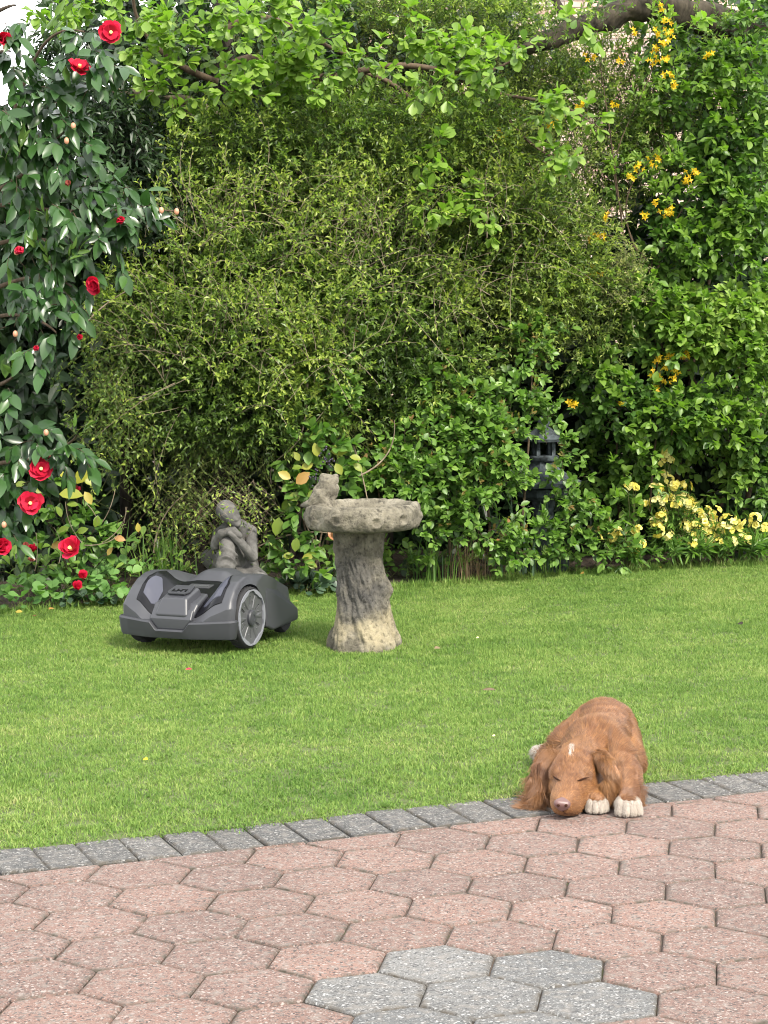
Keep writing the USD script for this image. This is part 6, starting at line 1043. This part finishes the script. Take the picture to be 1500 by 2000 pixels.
P1, pts = grow(body, 100000, coat_len, 0.11, lie, rgd, clump=0.45, rnd=0.08)
# white blaze on the forehead, pale chin, white hind foot
blaze = (np.abs(pts[:, 0] - (white_spots[0][0][0] + (pts[:, 2] - white_spots[0][0][2]) * 0.25)) < 0.0055 + 0.15 * np.clip(pts[:, 2] - white_spots[0][0][2], 0, 0.02)) & (np.abs(pts[:, 2] - white_spots[0][0][2]) < 0.011) & (rgd.uniform(size=len(pts)) < 0.7) & (pts[:, 1] < 4.86)
hind = np.linalg.norm(pts - dj['toel'][0], axis=1) < 0.032
wh = blaze | hind
kk = meshkit.noise(pts * 110, 5) * 0.45 + rgd.uniform(size=len(pts)) * 0.6 + 0.04 + 0.55 * (meshkit.fbm(pts * 9, 2, 3) - 0.5)
curves(db, 'coat', P1[~wh & (kk > 0.42) & (kk < 0.72)], 0.0009, F_RED); curves(db, 'coat', P1[~wh & (kk <= 0.42)], 0.0009, F_DEEP); curves(db, 'coat', P1[~wh & (kk >= 0.72)], 0.0009, F_GOLD); curves(db, 'blaze', P1[wh], 0.0012, F_WHITE, label='small white blaze on the forehead')
for nm, pw, lab in (('front_paw', pawr, 'white front paw stretched out at the right'), ('front_paw', pawl, 'white-tipped front paw beside the muzzle'), ('hind_paw', pawh, 'white hind paw sticking out to the left')):
    q = part(dog, nm, pw, SKINW, smooth=True, label=lab); Pw, _ = grow(pw, 3800, lambda p: np.full(len(p), 0.007), 0.3, lambda p, nr: np.tile([0, -1.0, -0.4], (len(p), 1)) if nm == 'front_paw' else np.tile([-1, -.2, -.3], (len(p), 1)), rgd)
    curves(q, 'white_fur', Pw, 0.0010, F_WHITE)
for c, R, f in ((pr_, 0.028, (0.02, -1)), (pl_, 0.024, (0.10, -1))):
    f = unit(np.array([f[0], f[1], 0])); s_ = np.array([f[1], -f[0], 0])
    for i in range(4):
        o = (i - 1.5) / 1.5; tip = c + s_ * o * R * 0.95 + f * R * (1.32 - 0.34 * o * o); tip[2] = R * 0.30; a_ = tip - f * R * 0.25 + [0, 0, R * 0.12]
        part(dog, 'claw', m3.Manifold.batch_hull([m3.Manifold.sphere(R * 0.085, 8).translate(tuple(map(float, tip - [0, 0, R * 0.1]))), m3.Manifold.sphere(R * 0.13, 8).translate(tuple(map(float, a_)))]), PAD, smooth=True)
# ears: flaps with long wavy hair
def ear(pts_r, n, name, label, drift, seed, Lh, light=None):
    js = {f'e{i}': (at(x, y, D=D), r) for i, (x, y, D, r) in enumerate(pts_r)}
    for k_, (p, r) in js.items(): p[2] = max(p[2], r * 0.8)
    e = skin([(f'e{i}', f'e{i + 1}') for i in range(len(pts_r) - 1)], js, 0.007, 5); q = part(dog, name, e, SKIN, smooth=True, label=label)
    root, tip = js['e0'][0], js[f'e{len(pts_r) - 1}'][0]
    rg_ = np.random.default_rng(seed); ln = lambda p: Lh * (0.45 + 0.75 * np.clip((root[2] - p[:, 2]) / max(root[2] - tip[2], .02), 0, 1.1))
    Pe, _ = grow(e, n, ln, 0.30, lambda p, nr: np.tile(unit(tip - root), (len(p), 1)) + drift(p), rg_, droop=0.15, wave=0.13, k=8, rnd=0.16, clump=1.3)
    kq = meshkit.noise(Pe[:, 0] * 90, 4) * 0.7 + rg_.uniform(size=len(Pe)) * 0.5
    curves(q, 'ear_fur', Pe[kq > 0.5], 0.0011, light or F_EAR); curves(q, 'ear_fur', Pe[kq <= 0.5], 0.0011, F_EAR if light else F_RED)
ear([(1077, 1478, 4.865, .020), (1063, 1500, 4.845, .022), (1056, 1527, 4.835, .019), (1050, 1550, 4.83, .013), (1058, 1562, 4.81, .010)], 8500, 'ear', 'left-hand ear trailing its long hair over the kerb', lambda p: np.array([-0.6, -0.05, 0.0]) * np.clip((0.085 - p[:, 2:]) / 0.06, 0, 1.2), 5, 0.060)
ear([(1170, 1479, 4.83, .016), (1186, 1492, 4.79, .018), (1195, 1514, 4.765, .016), (1192, 1537, 4.765, .011), (1186, 1552, 4.765, .006)], 8500, 'ear', 'right-hand ear hanging beside the front leg', lambda p: np.array([0.12, -0.02, -0.35]) + 0 * p, 6, 0.034, F_GOLD)
# feathering behind the right foreleg and a wisp of tail hair
tl = skin([('a', 'b')], {'a': (at(1238, 1545, D=4.80) , .018), 'b': (at(1243, 1566, D=4.79), .010)}, 0.006, 3); q = part(dog, 'leg_feather', tl, SKIN, smooth=True); Pf_, _ = grow(tl, 1500, lambda p: np.full(len(p), 0.03), 0.3, lambda p, nr: np.tile([0.35, 0.3, -1.0], (len(p), 1)), rgd, k=6); curves(q, 'feather_fur', Pf_, 0.0011, F_EAR)
# nose, closed eyes, mouth line
nj = {'a': (at(1090, 1569, D=4.652), .0105), 'b': (at(1106, 1571, D=4.652), .0105), 'c': (at(1098, 1578, D=4.656), .0085), 'd': (at(1098, 1565, D=4.660), .010)}
nz_ = skin([('a', 'b', 'c', 'd')], nj, 0.004, 3); qn = part(dog, 'nose', nz_, NOSE, smooth=True)
for x in (1090.5, 1105.5):
    h_ = trimesh.creation.icosphere(2, 0.0038); h_.apply_scale([1.0, 0.8, 0.85]); h_.apply_translation(at(x, 1573, D=4.6425)); part(qn, 'nostril', h_, LID, smooth=True)
def on_body(px, py, out=0.004):
    """The point where the line of sight meets the dog, drawn back a little."""
    o = np.array([0, 0, CH]); d = unit(at(px, py, D=5.0) - o); loc, _, _ = body.ray.intersects_location([o], [d]); 
    return (loc[np.argmin(loc[:, 1])] if len(loc) else at(px, py, D=4.76)) - d * out
for pts_, lab in (([(1080, 1516), (1084, 1519), (1089, 1522), (1094, 1524)], 'closed left-hand eye'), ([(1128, 1524), (1134, 1523), (1142, 1520), (1150, 1519)], 'closed right-hand eye')):
    part(dog, 'closed_eye', limb([on_body(x, y, 0.0065) for x, y in pts_], [0.0008, 0.0021, 0.0021, 0.0008], 14, 8), LID, smooth=True, label=lab)
part(dog, 'mouth', limb([on_body(x, y, 0.004) for x, y in [(1099, 1581), (1101, 1586), (1110, 1590), (1124, 1591)]], [0.0008, 0.0013, 0.0012, 0.0006], 14, 6), LID, smooth=True)
